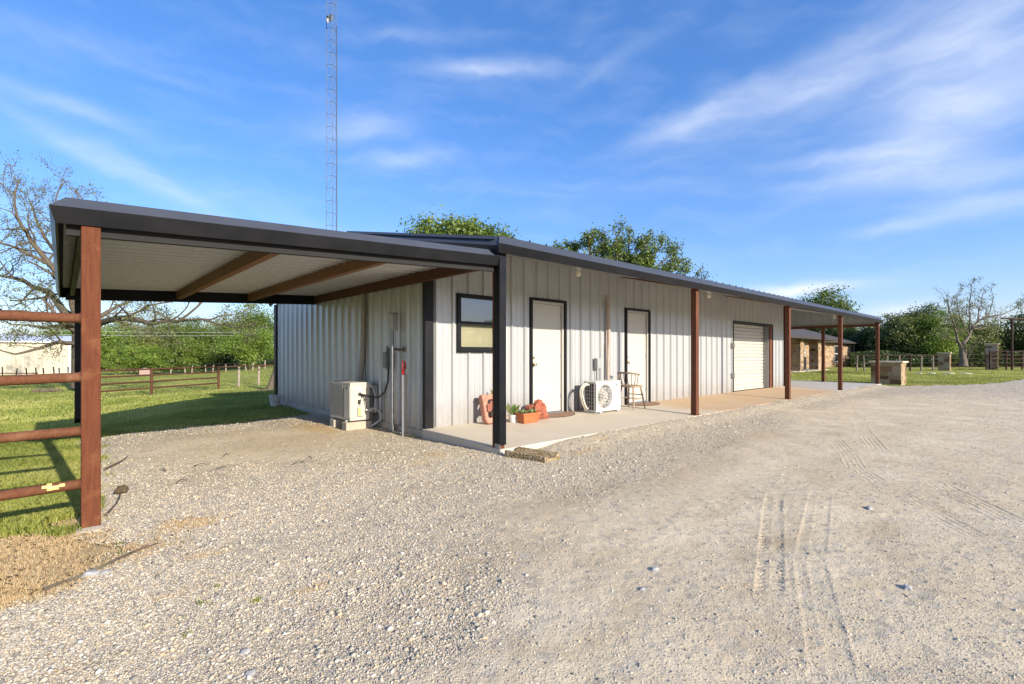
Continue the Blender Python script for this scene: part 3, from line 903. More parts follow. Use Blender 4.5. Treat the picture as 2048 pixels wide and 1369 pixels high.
# doors
def door(x0, x1, label):
    z0, z1 = .135, 2.22
    fr = MB(); w = .045
    fr.box(x0 - .004, x0 + w, YW - .045, YW + .05, z0, z1); fr.box(x1 - w, x1 + .004, YW - .045, YW + .05, z0, z1); fr.box(x0 + w, x1 - w, YW - .045, YW + .05, z1 - w, z1 + .003)
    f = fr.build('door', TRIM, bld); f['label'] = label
    jb = MB(); j = .042
    jb.box(x0 + w, x0 + w + j*.5, YW - .01, YW + .1, z0, z1 - w); jb.box(x1 - w - j, x1 - w, YW - .01, YW + .1, z0, z1 - w); jb.box(x0 + w + j*.5, x1 - w - j, YW - .01, YW + .1, z1 - w - j, z1 - w)
    jb.build('jamb', simple('white_jamb', (.46, .445, .4), .5, 0, .03), f)
    lf = MB(); lf.box(x0 + w + j*.5 + .003, x1 - w - j - .003, YW + .03, YW + .075, z0 + .03, z1 - w - j - .003)
    lf.build('door_leaf', DOORP, f, bevel=.003)
    th = MB(); th.box(x0 + w, x1 - w, YW - .03, YW + .075, z0 - .01, z0 + .024); th.build('threshold', GALVP, f)
    kb = MB(); kx = x0 + w + j*.5 + .065
    kb.lathe([(.03, 0), (.03, -.012), (.012, -.016), (.012, -.035), (.027, -.045), (.027, -.062), (.012, -.07)], (kx, YW + .03, 1.04), 14, 'y')
    kb.build('knob', KNOB, f, smooth=True)
    kb = MB(); kb.lathe([(.022, 0), (.022, -.014), (.008, -.018)], (kx, YW + .03, 1.16), 12, 'y'); kb.build('deadbolt', KNOB, f, smooth=True)
    for z in (.4, 1.15, 1.9):
        hg = MB(); hg.lathe([(.009, 0), (.009, .09)], (x1 - w - j - .002, YW + .024, z), 8); hg.build('hinge', GALVP, f)
    return f
door(*D1, 'white flush door in black frame nearest the corner post')
door(*D2_, 'white flush door in black frame behind the wooden chair')

# window
x0, x1 = WN
wf = MB(); w = .055
for a in ((x0 - .01, x0 + w, 1.245, 2.165), (x1 - w, x1 + .01, 1.245, 2.165), (x0 + w, x1 - w, 1.245, 1.245 + w), (x0 + w, x1 - w, 2.165 - w, 2.165)):
    wf.box(a[0], a[1], YW - .045, YW + .07, a[2], a[3])
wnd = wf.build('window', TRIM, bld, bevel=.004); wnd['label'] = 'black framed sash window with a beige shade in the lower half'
mb = MB(); mb.box(x0 + w, x1 - w, YW - .03, YW + .03, 1.675, 1.735)
mb.box(x0 + w, x1 - w, YW - .03, YW + .02, 1.30, 1.335)
mb.build('sash', TRIM, wnd)
mb = MB(); mb.box(x0 + w, x1 - w, YW + .022, YW + .028, 1.735, 2.11); mb.build('pane', GLASS, wnd)['label'] = 'upper pane reflecting trees and sky'
mb = MB(); mb.box(x0 + w, x1 - w, YW + .006, YW + .011, 1.335, 1.675); mb.build('pane', CLEAR, wnd)
mb = MB(); mb.box(x0 + w, x1 - w, YW + .040, YW + .045, 1.30, 1.735); mb.build('window_shade', SHADEM, wnd)

# roll-up door
x0, x1 = RU
ru = MB(); w = .05
ru.box(x0 - .01, x0 + w*.7, YW - .04, YW + .3, .13, 2.19); ru.box(x1 - .05, x1 + .01, YW - .04, YW + .02, .13, 2.19); ru.box(x0 + w*.7, x1 - .05, YW - .04, YW + .3, 2.19 - w, 2.193)
rud = ru.build('roll_up_door', TRIM, bld); rud['label'] = 'white corrugated roll up door in a black and red frame'
mb = MB()
vs = []; fs = []; nz = 120; zz0, zz1 = .15, 2.14
for i in range(nz + 1):
    z = zz0 + (zz1 - zz0) * i / nz
    ph = (z / .103) % 1
    d = .022 if ph < .62 else (.022 - .030 * math.sin((ph - .62) / .38 * math.pi))
    for x in (x0 + .035, x1 - .32): vs.append((x, YW + .17 - d, z))
for i in range(nz): fs.append((2*i, 2*i+1, 2*i+3, 2*i+2))
mb.add(vs, fs); mb.box(x0 + .035, x1 - .32, YW + .135, YW + .18, .135, .20)
mb.build('curtain', DOORP, rud, fix=False)
mb = MB(); mb.box(x1 - .26, x1 - .05, YW - .03, YW + .29, .132, 2.14); mb.build('guide_jamb', REDOX, rud)
mb = MB(); mb.box(x1 - .319, x1 - .262, YW - .0, YW + .25, .135, 2.14); mb.build('guide_track', GALVP, rud)
for z in (.62, 1.48):
    mb = MB(); mb.box(x0 - .09, x0 + .06, YW - .12, YW - .04, z - .07, z + .07); mb.box(x0 + .06, x0 + .13, YW - .1, YW + .1, z - .045, z + .045)
    mb.build('latch_box', simple('latch_grey', (.42, .40, .36), .6), rud, bevel=.01)

# slab
SB = MB()
def slab(x0, x1, y0, y1):
    n = 1
    SB.add([(x0, y0, -.2), (x1, y0, -.2), (x1, y1, -.2), (x0, y1, -.2), (x0, y0, .073), (x1, y0, .073), (x1, y1, .132), (x0, y1, .132)],
           [(0,3,2,1),(4,5,6,7),(0,1,5,4),(1,2,6,5),(2,3,7,6),(3,0,4,7)])
for a, b in ((-.06, 4.87), (4.88, 9.745), (9.755, 14.395)):
    slab(a, b, -.08, YW + .018)
SB.add([(14.405, -.08, -.2), (19.6, -.08, -.2), (19.6, 8.6, -.2), (14.405, 8.6, -.2), (14.405, -.08, .073), (19.6, -.08, .073), (19.6, 8.6, .115), (14.405, 8.6, .115)],
       [(0,3,2,1),(4,5,6,7),(0,1,5,4),(1,2,6,5),(2,3,7,6),(3,0,4,7)])
so = SB.build('pavement', SLAB, None, bevel=.012); tag(so, kind='structure')

# ---------------------------------------------------------------- carport
cp = thing('carport', (-2, 3, 0), 'open lean-to carport with black fascia and one rusty front post', 'carport')
XL, YF, YR = -3.93, .02, 5.8
def cz(x): return 2.465 + (2.465 - 2.275) / 3.95 * x      # roof line height (x negative)
CPROF = [(-.10, .012), (.0, .012), (.085, -.07), (.055, -.18), (.04, -.18), (.066, -.072), (-.01, -.005), (-.10, -.005)]
mb = MB(); secs = []
for kind in ('r', 'm', 'l'):
    sec = []
    for o, dz in CPROF:
        x = -.045 if kind == 'r' else (-2 if kind == 'm' else XL - o)
        sec.append((x, YF - o, cz(x) + .01 + dz))
    secs.append(sec)
mb.sweep(secs)
# left side and rear
secs = []
for yy in ('f', 'r'):
    secs.append([(XL - o, (YF - o if yy == 'f' else YR + o), cz(XL - o) + .01 + dz) for o, dz in CPROF])
mb.sweep(secs)
secs = []
for kind in ('l', 'r'):
    secs.append([((XL - o if kind == 'l' else -.045), YR + o, cz(XL - o if kind == 'l' else -.045) + .01 + dz) for o, dz in CPROF])
mb.sweep(secs)
mb.build('fascia', TRIM, cp)
mb = MB()
mb.prism([(-.08, .025, cz(-.08) - .235), (XL + .0, .025, cz(XL) - .235), (XL + .0, .025, cz(XL) - .03), (-.08, .025, cz(-.08) - .03)], (0, .05, 0))
mb.build('edge_beam', simple('grey_painted_steel', (.03, .03, .03), .85, 0, .1, 4, 0, .1), cp)
mb = MB()
mb.prism([(-.05, YR - .06, cz(-.05) - .21), (XL + .02, YR - .06, cz(XL) - .21), (XL + .02, YR - .06, cz(XL) - .035), (-.05, YR - .06, cz(-.05) - .035)], (0, .07, 0))
mb.prism([(XL + .07, YF + .1, cz(XL) - .16), (XL + .12, YF + .1, cz(XL) - .16), (XL + .12, YF + .1, cz(XL) - .03), (XL + .07, YF + .1, cz(XL) - .03)], (0, YR - YF - .2, 0))
mb.build('edge_beam', TRIM, cp)
# roof sheet
mb = MB()
L_ = math.hypot(3.95, .19)
Vd = Vector((-3.95, 0, -.19)).normalized()
ribbed(mb, (-.03, 0, cz(-.03) - .012), (0, 1, 0), (0, 0, -1), YF + .08, YR - .06, 0, L_ - .04, .12, Vd, .21)
mb.build('roof_sheet', GALV, cp, fix=False)
mb = MB()
for x in (-1.32, -2.45):
    zt_ = cz(x) - .046; zb = cz(x) - .17
    mb2 = MB(); mb2.prism([(x - .04, YF + .06, zb), (x + .04, YF + .06, zb), (x + .04, YF + .06, zt_), (x - .04, YF + .06, zt_)], (0, YR - YF - .14, 0))
    mb2.build('purlin', BROWN, cp)
mb = MB(); mb.prism([(-.105, .13, cz(0) - .19), (-.045, .13, cz(0) - .19), (-.045, .13, cz(0) - .048), (-.105, .13, cz(0) - .048)], (0, YR - .2, 0)); mb.build('ledger_beam', LEDGER, cp)
mb = MB(); mb.box(-3.853, -3.747, .0 - .0535 + .03, .0535 + .03, -.1, cz(-3.8) - .17)
fp_ = mb.build('post', RUST, cp, bevel=.007); fp_['label'] = 'rusty square front post carrying the pipe rails'
mb = MB(); mb.box(-3.805, -3.72, YR + .0, YR + .08, .20, cz(-3.85) - .16); mb.prism([(-3.805, YR, .20), (-3.72, YR, .20), (-3.72, YR + .16, .12), (-3.805, YR + .16, .12)], (0, .03, .06)); mb.build('downspout', TRIM, cp)['label'] = 'black rear downspout'
mb = MB(); mb.box(-3.70, -3.60, YR - .12, YR - .02, -.2, cz(-3.7) - .16); mb.build('post', RUST, cp)['label'] = 'rear post'
mb = MB()
pts = [(-3.8 + .085*math.cos(a)*random.uniform(.8, 1.2), -.0 + .095*math.sin(a)*random.uniform(.8, 1.2), 0) for a in np.linspace(0, 2*math.pi, 15)[:-1]]
ring2 = [(-3.8 + (p[0] + 3.8)*.7, .03 + (p[1] - .03)*.7, .016) for p in pts]
mb.sweep([[(p[0], p[1], -.06) for p in pts], [(p[0], p[1], .004) for p in pts], ring2, [(-3.8 + (p[0]+3.8)*.05, .03 + (p[1]-.03)*.05, .02) for p in pts]])
mb.build('post_footing', CONC, cp, smooth=True)

# ---------------------------------------------------------------- pipe rail fence at the left
pf = thing('pipe_fence', (-5.2, .03, 0), 'rusty four rail pipe fence joined to the carport front post', 'fence')
for i, (z, z2) in enumerate(((1.47, 1.475), (1.06, 1.04), (.685, .675), (.315, .30))):
    mb = MB(); mb.tube([(-3.855, .03, z), (-4.6, .035, z2 - .002), (-6.9, .03, z2 - .01)], .0335, 14); mb.tube([(-3.862, .03, z), (-3.850, .03, z)], [.036, .046], 14); rl = mb.build('rail', RAILM, pf, smooth=True)
    if i == 1:
        for k in range(9):
            mb = MB(); xa = -4.30 + .047*k + random.uniform(-.015, .015); wv = random.uniform(.006, .022); a0 = random.uniform(1.0, 1.5)
            mb.add([(xa + dx_, .031 - .0345*math.cos(a0 + da), z + .0345*math.sin(a0 + da)) for dx_, da in ((0, 0), (wv, .1), (wv*1.2, .45), (wv*.2, .4))], [(0, 1, 2, 3)])
            mb.build('paint_flake', PVCW, rl, fix=False)
    if i == 3:
        rl['label'] = 'lowest rail with a splash of yellow paint'
        mb = MB()
        for xa, xb, a0, a1 in ((-4.025, -4.0, -.9, 1.3), (-4.0, -3.965, -.3, .5), (-3.965, -3.935, .15, .75), (-4.05, -4.025, .2, .8)):
            m = 8; vs = [(x, .031 - .0345*math.cos(a0 + (a1-a0)*j/m), z + .0345*math.sin(a0 + (a1-a0)*j/m)) for x in (xa, xb) for j in range(m+1)]
            mb.add(vs, [(j, j+1, m+2+j, m+1+j) for j in range(m)])
        mb.build('paint_mark', YELLOW, rl, fix=False)
mb = MB(); mb.box(-6.96, -6.85, -.03, .08, -.1, 1.6); mb.build('post', RUST, pf)

# ---------------------------------------------------------------- air conditioners
def logo(mb, o, ux, n, s):
    """a small mark like a letter P: stem and bowl, o = lower left, ux = right direction, n = outward"""
    o, ux, n = Vector(o), Vector(ux), Vector(n); up = Vector((0, 0, 1))
    def q(a, b, c, d):
        p = [o + ux*a*s + up*b*s, o + ux*c*s + up*b*s, o + ux*c*s + up*d*s, o + ux*a*s + up*d*s]
        mb.prism(p, n * .002)
    q(0, 0, .22, 1.0); q(.22, .80, .75, 1.0); q(.75, .5, .95, 1.0); q(.22, .38, .75, .56)

def condenser(loc, W, D, H, face, label, body, louvre=False, cat='air conditioner'):
    """local frame: front faces -v; u along the width. face: ('-y') or ('-x')"""
    t = thing('air_conditioner', loc, label, cat, None)
    lx, ly, lz = loc
    if face == '-y': U, Vv = Vector((1, 0, 0)), Vector((0, 1, 0))
    else: U, Vv = Vector((0, -1, 0)), Vector((1, 0, 0))
    O = Vector(loc)
    def P(u, v, z): return O + U*u + Vv*v + Vector((0, 0, z))
    def bx(mb, u0, u1, v0, v1, z0, z1):
        mb.prism([P(u0, v0, z0), P(u1, v0, z0), P(u1, v1, z0), P(u0, v1, z0)], (0, 0, z1 - z0))
    # casing: corner posts, top, base, right service section
    mb = MB(); e = .03
    bx(mb, 0, W, 0, D, H - .035, H); bx(mb, 0, W, 0, D, .0, .03)
    ws = W * .30
    bx(mb, W - ws, W, .002, D, .03, H - .035)
    bx(mb, 0, .05, 0, .018, .03, H - .035); bx(mb, .0, e, D - .03, D, .03, H - .035); bx(mb, 0, .02, 0, .05, .03, H - .035)
    # front plate with a round opening
    cu, cz_ = (W - ws) * .52, H * .5; r = min(.225, (W - ws) * .44)
    n = 40; ring = []; outer = []
    u0, u1, z0, z1 = .05, W - ws, .03, H - .035
    for k in range(n):
        a = 2 * math.pi * k / n; c, s = math.cos(a), math.sin(a)
        ring.append((cu + r*c, cz_ + r*s))
        m = min(((u1 - cu) / c if c > 1e-6 else (u0 - cu) / c if c < -1e-6 else 9), ((z1 - cz_) / s if s > 1e-6 else (z0 - cz_) / s if s < -1e-6 else 9))
        outer.append((cu + m*c, cz_ + m*s))
    vs = [P(u, .004, z) for u, z in ring] + [P(u, .004, z) for u, z in outer] + [P(u, .05, z) for u, z in ring]
    fs = [(k, (k+1) % n, n + (k+1) % n, n + k) for k in range(n)] + [(k, 2*n + k, 2*n + (k+1) % n, (k+1) % n) for k in range(n)]
    mb.add(vs, fs)
    b = mb.build('casing', body, t, bevel=.004)
    if louvre:
        mb = MB(); bx(mb, .035, W - ws - .012, -.014, -.004, .045, H - .05)
        for k in range(44):
            z = .055 + (H - .12)*k/43; mb.bar(P(.04, -.016, z), P(W - ws - .017, -.016, z), .006, .007)
        mb.build('front_grille', simple('louvre_tan', (.36, .33, .27), .5), t)
        mb = MB(); bx(mb, W - ws + .01, W - .014, -.006, .0015, .045, H - .05); mb.build('front_panel', body, t, bevel=.003)
    # grille
    mb = MB()
    for k in range(1, 16):
        z = cz_ - r + 2*r*k/16; hw = math.sqrt(max(0, r*r - (z - cz_)**2))
        mb.bar(P(cu - hw, -.006, z), P(cu + hw, -.006, z), .006, .006)
    for rr in (r, r*.66, r*.33):
        mb.tube([P(cu + rr*math.cos(a), -.008, cz_ + rr*math.sin(a)) for a in np.linspace(0, 2*math.pi, 33)], .0035, 5)
    for a in np.linspace(0, math.pi, 5)[:-1]:
        mb.bar(P(cu - r*math.cos(a), -.010, cz_ - r*math.sin(a)), P(cu + r*math.cos(a), -.010, cz_ + r*math.sin(a)), .006, .005)
    mb.build('fan_grille', body, t)
    mb = MB()
    for k in range(3):
        a = k * 2.094; pl = []
        for rr, da in ((.05, -.5), (r*.9, -.35), (r*.95, .35), (.05, .5)):
            pl.append(P(cu + rr*math.cos(a + da), .07 + .03*(1 if da > 0 else 0), cz_ + rr*math.sin(a + da)))
        mb.prism(pl, tuple(Vv * .006))
    mb.prism([P(cu + .06*math.cos(x), .05, cz_ + .06*math.sin(x)) for x in np.linspace(0, 2*math.pi, 17)[:-1]], tuple(Vv * .06))
    mb.build('fan', simple('fan_tan', (.28, .25, .18), .6), t)
    mb = MB(); mb.prism([P(cu + r*.99*math.cos(x), .125, cz_ + r*.99*math.sin(x)) for x in np.linspace(0, 2*math.pi, 41)[:-1]], tuple(Vv * .004)); mb.build('fan_cowl', simple('cowl_tan', (.40, .36, .28), .6), t)
    mb = MB(); bx(mb, .022, W - ws - .004, D - .05, D - .02, .035, H - .04); bx(mb, .022, .04, .052, D - .05, .035, H - .04)
    mb.build('coil', DARKM, t)
    mb = MB()
    for k in range(1, 7):
        z = .03 + (H - .065) * k / 7; mb.bar(P(.008, .05, z), P(.008, D - .03, z), .005, .005)
    for k in range(1, 4):
        v = .05 + (D - .08) * k / 4; mb.bar(P(.006, v, .03), P(.006, v, H - .035), .005, .005, up=(1, .3, 0))
    mb.build('side_grille', body, t)
    mb = MB(); logo(mb, P(W - ws*.62, -.007 if louvre else .001, H*.80), U, -Vv, H*.085); mb.build('logo', simple('logo_dark', (.03, .07, .08), .5), t)
    for u in (.1, W - .14):
        mb = MB(); bx(mb, u, u + .045, -.03, D + .03, -.022, -.002); mb.build('mounting_foot', body, t)
    return t, P

AC2, P2 = condenser((3.34, 1.14, .145), .78, .29, .565, '-y', 'white fan condenser on the porch slab between the two white doors', WHITE)
mb = MB()
for k, (rr, off) in enumerate(((.24, 0), (.215, .03), (.225, -.03))):
    pts = [P2(-.03 - rr*.62*math.sin(a), .2 + off + .03*math.sin(2*a), .28 + rr*math.cos(a)) for a in np.linspace(-.3, math.pi + .35, 18)]
    mb.tube(pts, .017, 8)
mb.build('refrigerant_hose', simple('hose_cream', (.62, .57, .46), .6), AC2, smooth=True)
mb = MB(); mb.tube([P2(-.05, .2, .08), P2(-.08, .18, .02), P2(-.1, .1, -.005), P2(-.06, -.02, -.006), P2(-.03, -.12, -.008)], .006, 6); mb.build('drain_hose', GREYP, AC2)

AC1, P1 = condenser((-.535, 3.845, .148), .795, .335, .612, '-x', 'cream condenser on concrete blocks under the carport by the end wall', ACCREAM, True)
# side fittings facing the camera (plane u = W)
mb = MB()
Wd = .795
def bx1(mb, u0, u1, v0, v1, z0, z1): mb.prism([P1(u0, v0, z0), P1(u1, v0, z0), P1(u1, v1, z0), P1(u0, v1, z0)], (0, 0, z1 - z0))
bx1(mb, Wd, Wd + .006, .10, .20, .44, .54); bx1(mb, Wd + .006, Wd + .03, .135, .185, .44, .50)
mb.build('terminal_cover', WHITE, AC1, bevel=.003)
mb = MB(); bx1(mb, Wd, Wd + .012, .13, .17, .26, .33); mb.build('service_cap', BLACKP, AC1)
mb = MB(); mb.prism([P1(Wd, .12, .07), P1(Wd, .12, .2), P1(Wd, .155, .23), P1(Wd, .18, .36), P1(Wd, .205, .36), P1(Wd, .215, .22), P1(Wd, .235, .18), P1(Wd, .235, .09), P1(Wd, .205, .06)], (0, -.03, 0)); mb.build('valve_cover', ACCREAM, AC1, bevel=.004)
mb = MB(); mb.prism([P1(Wd + .031, .13, .08), P1(Wd + .031, .13, .2), P1(Wd + .031, .165, .2), P1(Wd + .031, .165, .08)], (0, -.002, 0)); mb.build('sticker', simple('sticker_yellow', (.6, .48, .12), .6, 0, .3, 60), AC1)
mb = MB()
mb.tube([P1(Wd + .02, .33, .56), P1(Wd - .03, .42, .50), P1(Wd - .02, .45, .36), P1(Wd + .01, .42, .18), P1(Wd + .03, .36, .14), P1(Wd + .02, .25, .16)], .018, 8)
mb.tube([P1(Wd - .02, .30, .58), P1(Wd - .05, .47, .52), P1(Wd - .05, .49, .30), P1(Wd + .02, .45, .15), P1(Wd + .05, .40, .12)], .016, 8)
mb.tube([P1(Wd + .03, .26, .16), P1(Wd + .05, .40, .18), P1(Wd + .06, .52, .08), P1(Wd + .07, .50, -.02), P1(Wd + .05, .34, -.11)], .018, 8)
mb.build('refrigerant_hose', PVCW, AC1, smooth=True)
mb = MB()
mb.tube([P1(Wd + .02, .16, .45), P1(Wd + .05, .14, .43), P1(Wd + .05, .18, .42), P1(Wd + .06, .32, .38), P1(Wd + .12, .43, .36), P1(Wd + .24, .48, .45), P1(Wd + .33, .49, .63), P1(Wd + .34, .49, .86)], .013, 8)
mb.tube([P1(Wd + .02, .16, .43), P1(Wd + .04, .24, .32), P1(Wd + .03, .27, .18), P1(Wd + .03, .26, .10)], .007, 6)
mb.build('power_cable', BLACKP, AC1, smooth=True)
# concrete blocks below it
for lb, y in (('grey concrete block under the near end of the cream condenser', 3.13), ('grey concrete block under the far end of the cream condenser', 3.62)):
    mb = MB(); mb.box(-.60, -.16, y - .08, y + .09, -.05, .122); o = mb.build('concrete_block', CONC, None, bevel=.008); tag(o, lb, 'concrete block', 'blocks under the condenser')

# utilities on the end wall
def gw(y, x=0): return (-.034 + x, y)
u = thing('utility_conduit', (-.1, 2.5, 0), 'grey vertical utility pipe with meter box on the end wall', 'conduit')
mb = MB(); mb.tube([(-.10, 2.48, -.06), (-.10, 2.48, 1.62)], .03, 12); mb.tube([(-.10, 2.48, .02), (-.10, 2.48, .10)], .048, 12); mb.tube([(-.10, 2.48, 1.2), (-.10, 2.48, 1.24)], .038, 12); mb.build('pipe', GALVP, u, smooth=True)
mb = MB(); mb.box(-.135, -.035, 2.41, 2.55, 1.60, 1.86); mb.build('meter_box', simple('meter_grey', (.36, .37, .36), .5), u, bevel=.012)
mb = MB(); mb.box(-.145, -.035, 2.39, 2.57, 1.862, 1.88); mb.tube([(-.1, 2.40, 1.82), (-.1, 2.36, 1.82)], .02, 8); mb.build('meter_lid', simple('meter_grey', (.36, .37, .36), .5), u)
mb = MB(); mb.tube([(-.10, 2.505, 1.30), (-.10, 2.62, 1.30)], .02, 8); mb.tube([(-.08, 2.44, 1.30), (-.075, 2.28, 1.29), (-.07, 2.2, 1.295)], .018, 8); mb.tube([(-.06, 2.18, 1.25), (-.06, 2.18, 1.34)], .012, 6); mb.build('spigot', simple('dull_brass', (.10, .09, .075), .5, .5), u)
d = thing('disconnect_box', (-.08, 2.66, 1.1), 'dark grey electrical box above the cream condenser on the end wall', 'electrical box')
mb = MB(); mb.box(-.115, -.035, 2.64, 2.76, 1.0, 1.26); mb.box(-.125, -.115, 2.65, 2.75, 1.02, 1.24); mb.build('housing', simple('box_grey', (.17, .18, .175), .5), d, bevel=.006)
mb = MB(); mb.tube([(-.075, 2.70, 1.26), (-.075, 2.70, 1.36)], .016, 8); mb.build('connector', GALVP, d)
mb = MB(); mb.tube([(-.075, 2.70, .97), (-.075, 2.70, 1.0)], .02, 8); mb.build('connector', GALVP, d)
mb = MB(); pts = [(-.05, 3.60, 2.30), (-.055, 3.58, 2.1), (-.05, 3.60, 1.6), (-.055, 3.62, 1.2), (-.06, 3.66, .9), (-.07, 3.66, .75)]
mb.tube(pts, [.03, .045, .045, .045, .045, .045], 10); mb.tube([(-.035, 3.59, 2.38), (-.05, 3.595, 2.33), (-.05, 3.60, 2.30)], .02, 8)
o = mb.build('pipe_cover', simple('pipe_cover_grey', (.30, .28, .24), .6, 0, .15), None, smooth=True); tag(o, 'grey brown line cover running down the end wall behind the cream condenser', 'pipe cover')

# red yard hydrant
h = thing('yard_hydrant', (-.18, 2.0, 0), 'red handled yard hydrant on a white pipe with a chain', 'hydrant')
mb = MB(); mb.tube([(-.18, 2.0, -.1), (-.18, 2.0, .93)], .019, 10); mb.build('standpipe', PVCW, h, smooth=True)
mb = MB()
n0 = len(mb.v)
mb.tube([(-.18, 2.0, .97), (-.18, 2.0, 1.09)], [.03, .034], 10)
mb.tube([(-.18, 2.0, 1.02), (-.21, 1.96, 1.02), (-.235, 1.93, .985)], [.026, .024, .022], 10)
mb.bar((-.20, 2.0, 1.07), (-.20, 2.0, 1.24), .016, .02, up=(0, 1, 0)); mb.bar((-.155, 2.0, 1.05), (-.15, 1.98, 1.24), .014, .03, up=(1, 0, 0))
mb.tube([(-.205, 2.0, 1.22), (-.185, 1.995, 1.265), (-.155, 1.985, 1.255), (-.14, 1.97, 1.2), (-.14, 1.96, 1.10)], [.012, .014, .014, .012, .010], 8)
mb.v = [(-.18 + (x + .18)*.72, 2.0 + (y - 2.0)*.72, .90 + (z - .95)*.70) for x, y, z in mb.v]
mb.build('hydrant_head', REDP, h, smooth=True)
mb = MB()
for k in range(34):
    z = .03 + k * .027; a = 0 if k % 2 else math.pi / 2; cx, cy = -.15 + .004*math.sin(k*.5), 1.96
    mb.tube([(cx + .012*math.cos(t_)*math.cos(a), cy + .012*math.cos(t_)*math.sin(a), z + .018*math.sin(t_)) for t_ in np.linspace(0, 2*math.pi, 9)], .0045, 5)
mb.build('chain', simple('rusty_chain', (.40, .30, .18), .7, .2, .3, 40), h)

# objects on the porch
d = thing('disconnect_box', (4.0, YW - .06, 1.0), 'grey electrical box above the white porch condenser', 'electrical box')
mb = MB(); mb.box(3.89, 4.06, YW - .115, YW - .035, .93, 1.14); mb.box(3.90, 4.05, YW - .125, YW - .115, .945, 1.125); mb.box(3.97, 4.04, YW - .13, YW - .125, 1.03, 1.04); mb.build('housing', simple('box_grey_pale', (.33, .34, .33), .5), d, bevel=.006)
mb = MB()
for x in (3.94, 4.02): mb.tube([(x, YW - .07, .93), (x, YW - .07, .6), (x + .01, YW - .1, .45)], .013, 8)
mb.build('conduit', GREYP, d, smooth=True)
mb = MB()
pts = [(4.29, YW - .05, 2.36), (4.31, YW - .075, 2.3), (4.325, YW - .07, 1.9), (4.33, YW - .075, 1.5), (4.30, YW - .07, 1.1), (4.29, YW - .08, .6)]
mb.tube(pts, [.02, .04, .036, .036, .034, .034], 10); mb.tube([(4.285, YW - .035, 2.42), (4.285, YW - .06, 2.40), (4.29, YW - .05, 2.36)], .018, 8)
mb.tube([(4.285, YW - .06, 2.35), (4.275, YW - .055, 1.6), (4.27, YW - .06, .7)], .012, 6)
o = mb.build('pipe_cover', LINESET, None, smooth=True); tag(o, 'tan line cover running down the porch wall above the white condenser', 'pipe cover')

# porch lights
def porch_light(x, label):
    t = thing('porch_light', (x, .3, 2.5), label, 'light', 'bare bulbs under the porch eave')
    mb = MB(); mb.lathe([(.05, .06), (.055, .03), (.035, .0), (.03, -.02)], (x, .3, 2.51), 14); mb.box(x - .06, x + .06, .24, .36, 2.57, 2.66); mb.build('socket', PVCW, t, smooth=True)
    mb = MB(); mb.lathe([(.022, 0), (.03, -.03), (.036, -.055), (.034, -.08), (.022, -.095), (.006, -.1)], (x, .3, 2.50), 14); mb.build('bulb', BULBM, t, smooth=True)
porch_light(1.84, 'bare bulb under the porch eave above the first white door')
porch_light(6.08, 'bare bulb under the eave past the rusty red middle post')
porch_light(14.95, 'bare bulb under the eave at the open end bay')

# door mats
def mat(cx, r, label):
    t = thing('door_mat', (cx, YW - .1, .13), label, 'door mat', 'brown half round door mats')
    y0 = YW - .07
    def arc(rr, z): return [(cx - rr, y0, z)] + [(cx + rr*math.cos(a), y0 - rr*.62*math.sin(a), z - .034*rr*.62*math.sin(a)) for a in np.linspace(math.pi, 2*math.pi, 25)[0:0]] + [(cx - rr*math.cos(a), y0 - rr*.72*math.sin(a), z - .024*math.sin(a)*rr) for a in np.linspace(0.02, math.pi - .02, 26)] + [(cx + rr, y0, z)]
    mb = MB(); mb.prism(arc(r, .132), (0, 0, .010)); mb.build('mat_edge', MATEDGE, t)
    mb = MB(); mb.prism([(x, y - .012, z) for x, y, z in arc(r - .03, .137)], (0, 0, .010)); mb.build('mat_top', MATM, t)
mat(2.62, .50, 'brown half round mat at the door nearest the black corner post')
mat(5.50, .50, 'brown half round mat at the door behind the wooden chair')

# chair
ch = thing('wooden_chair', (4.55, 1.28, .12), 'worn wooden spindle back chair beside the white porch condenser', 'chair')
zs = .125; sc_ = thing
cx, cy = 4.62, 1.24
mb = MB()
seat = []
for a in np.linspace(0, 2*math.pi, 25)[:-1]:
    c, s = math.cos(a), math.sin(a)
    seat.append((cx + .205*np.sign(c)*abs(c)**.6, cy + .21*np.sign(s)*abs(s)**.6, zs + .43))
mb.prism(seat, (0, 0, .035)); mb.build('seat', WOODC, ch, bevel=.008)
for sx, sy in ((-1, -1), (1, -1), (1, 1), (-1, 1)):
    mb = MB(); a = (cx + sx*.13, cy + sy*.14, zs + .43); b = (cx + sx*.20, cy + sy*.20, zs - .005)
    pts = [tuple(a[i] + (b[i]-a[i])*t_ for i in range(3)) for t_ in (0, .15, .3, .34, .38, .55, .75, .8, 1)]
    mb.tube(pts, [.014, .018, .016, .022, .016, .021, .016, .018, .012], 10); mb.build('leg', WOODC, ch, smooth=True)
mb = MB()
for sy in (-1, 1): mb.tube([(cx - .165, cy + sy*.175, zs + .2), (cx, cy + sy*.175, zs + .2), (cx + .165, cy + sy*.175, zs + .2)], [.009, .014, .009], 8)
mb.tube([(cx, cy - .175, zs + .2), (cx, cy + .175, zs + .2)], .011, 8); mb.tube([(cx + .17, cy - .18, zs + .27), (cx + .17, cy + .18, zs + .27)], .01, 8)
mb.build('stretcher', WOODC, ch, smooth=True)
arc = lambda t_: (cx - .08 - .19*math.sin(t_), cy - .24*math.cos(t_), zs + .675 + .03*math.sin(t_))
mb = MB(); secs = []
for t_ in np.linspace(-.25, math.pi + .25, 22):
    p = arc(t_); q = (cx - .08 - .165*math.sin(t_), cy - .215*math.cos(t_), p[2])
    secs.append([(p[0], p[1], p[2]), (q[0], q[1], q[2]), (q[0], q[1], q[2] + .035), (p[0], p[1], p[2] + .035)])
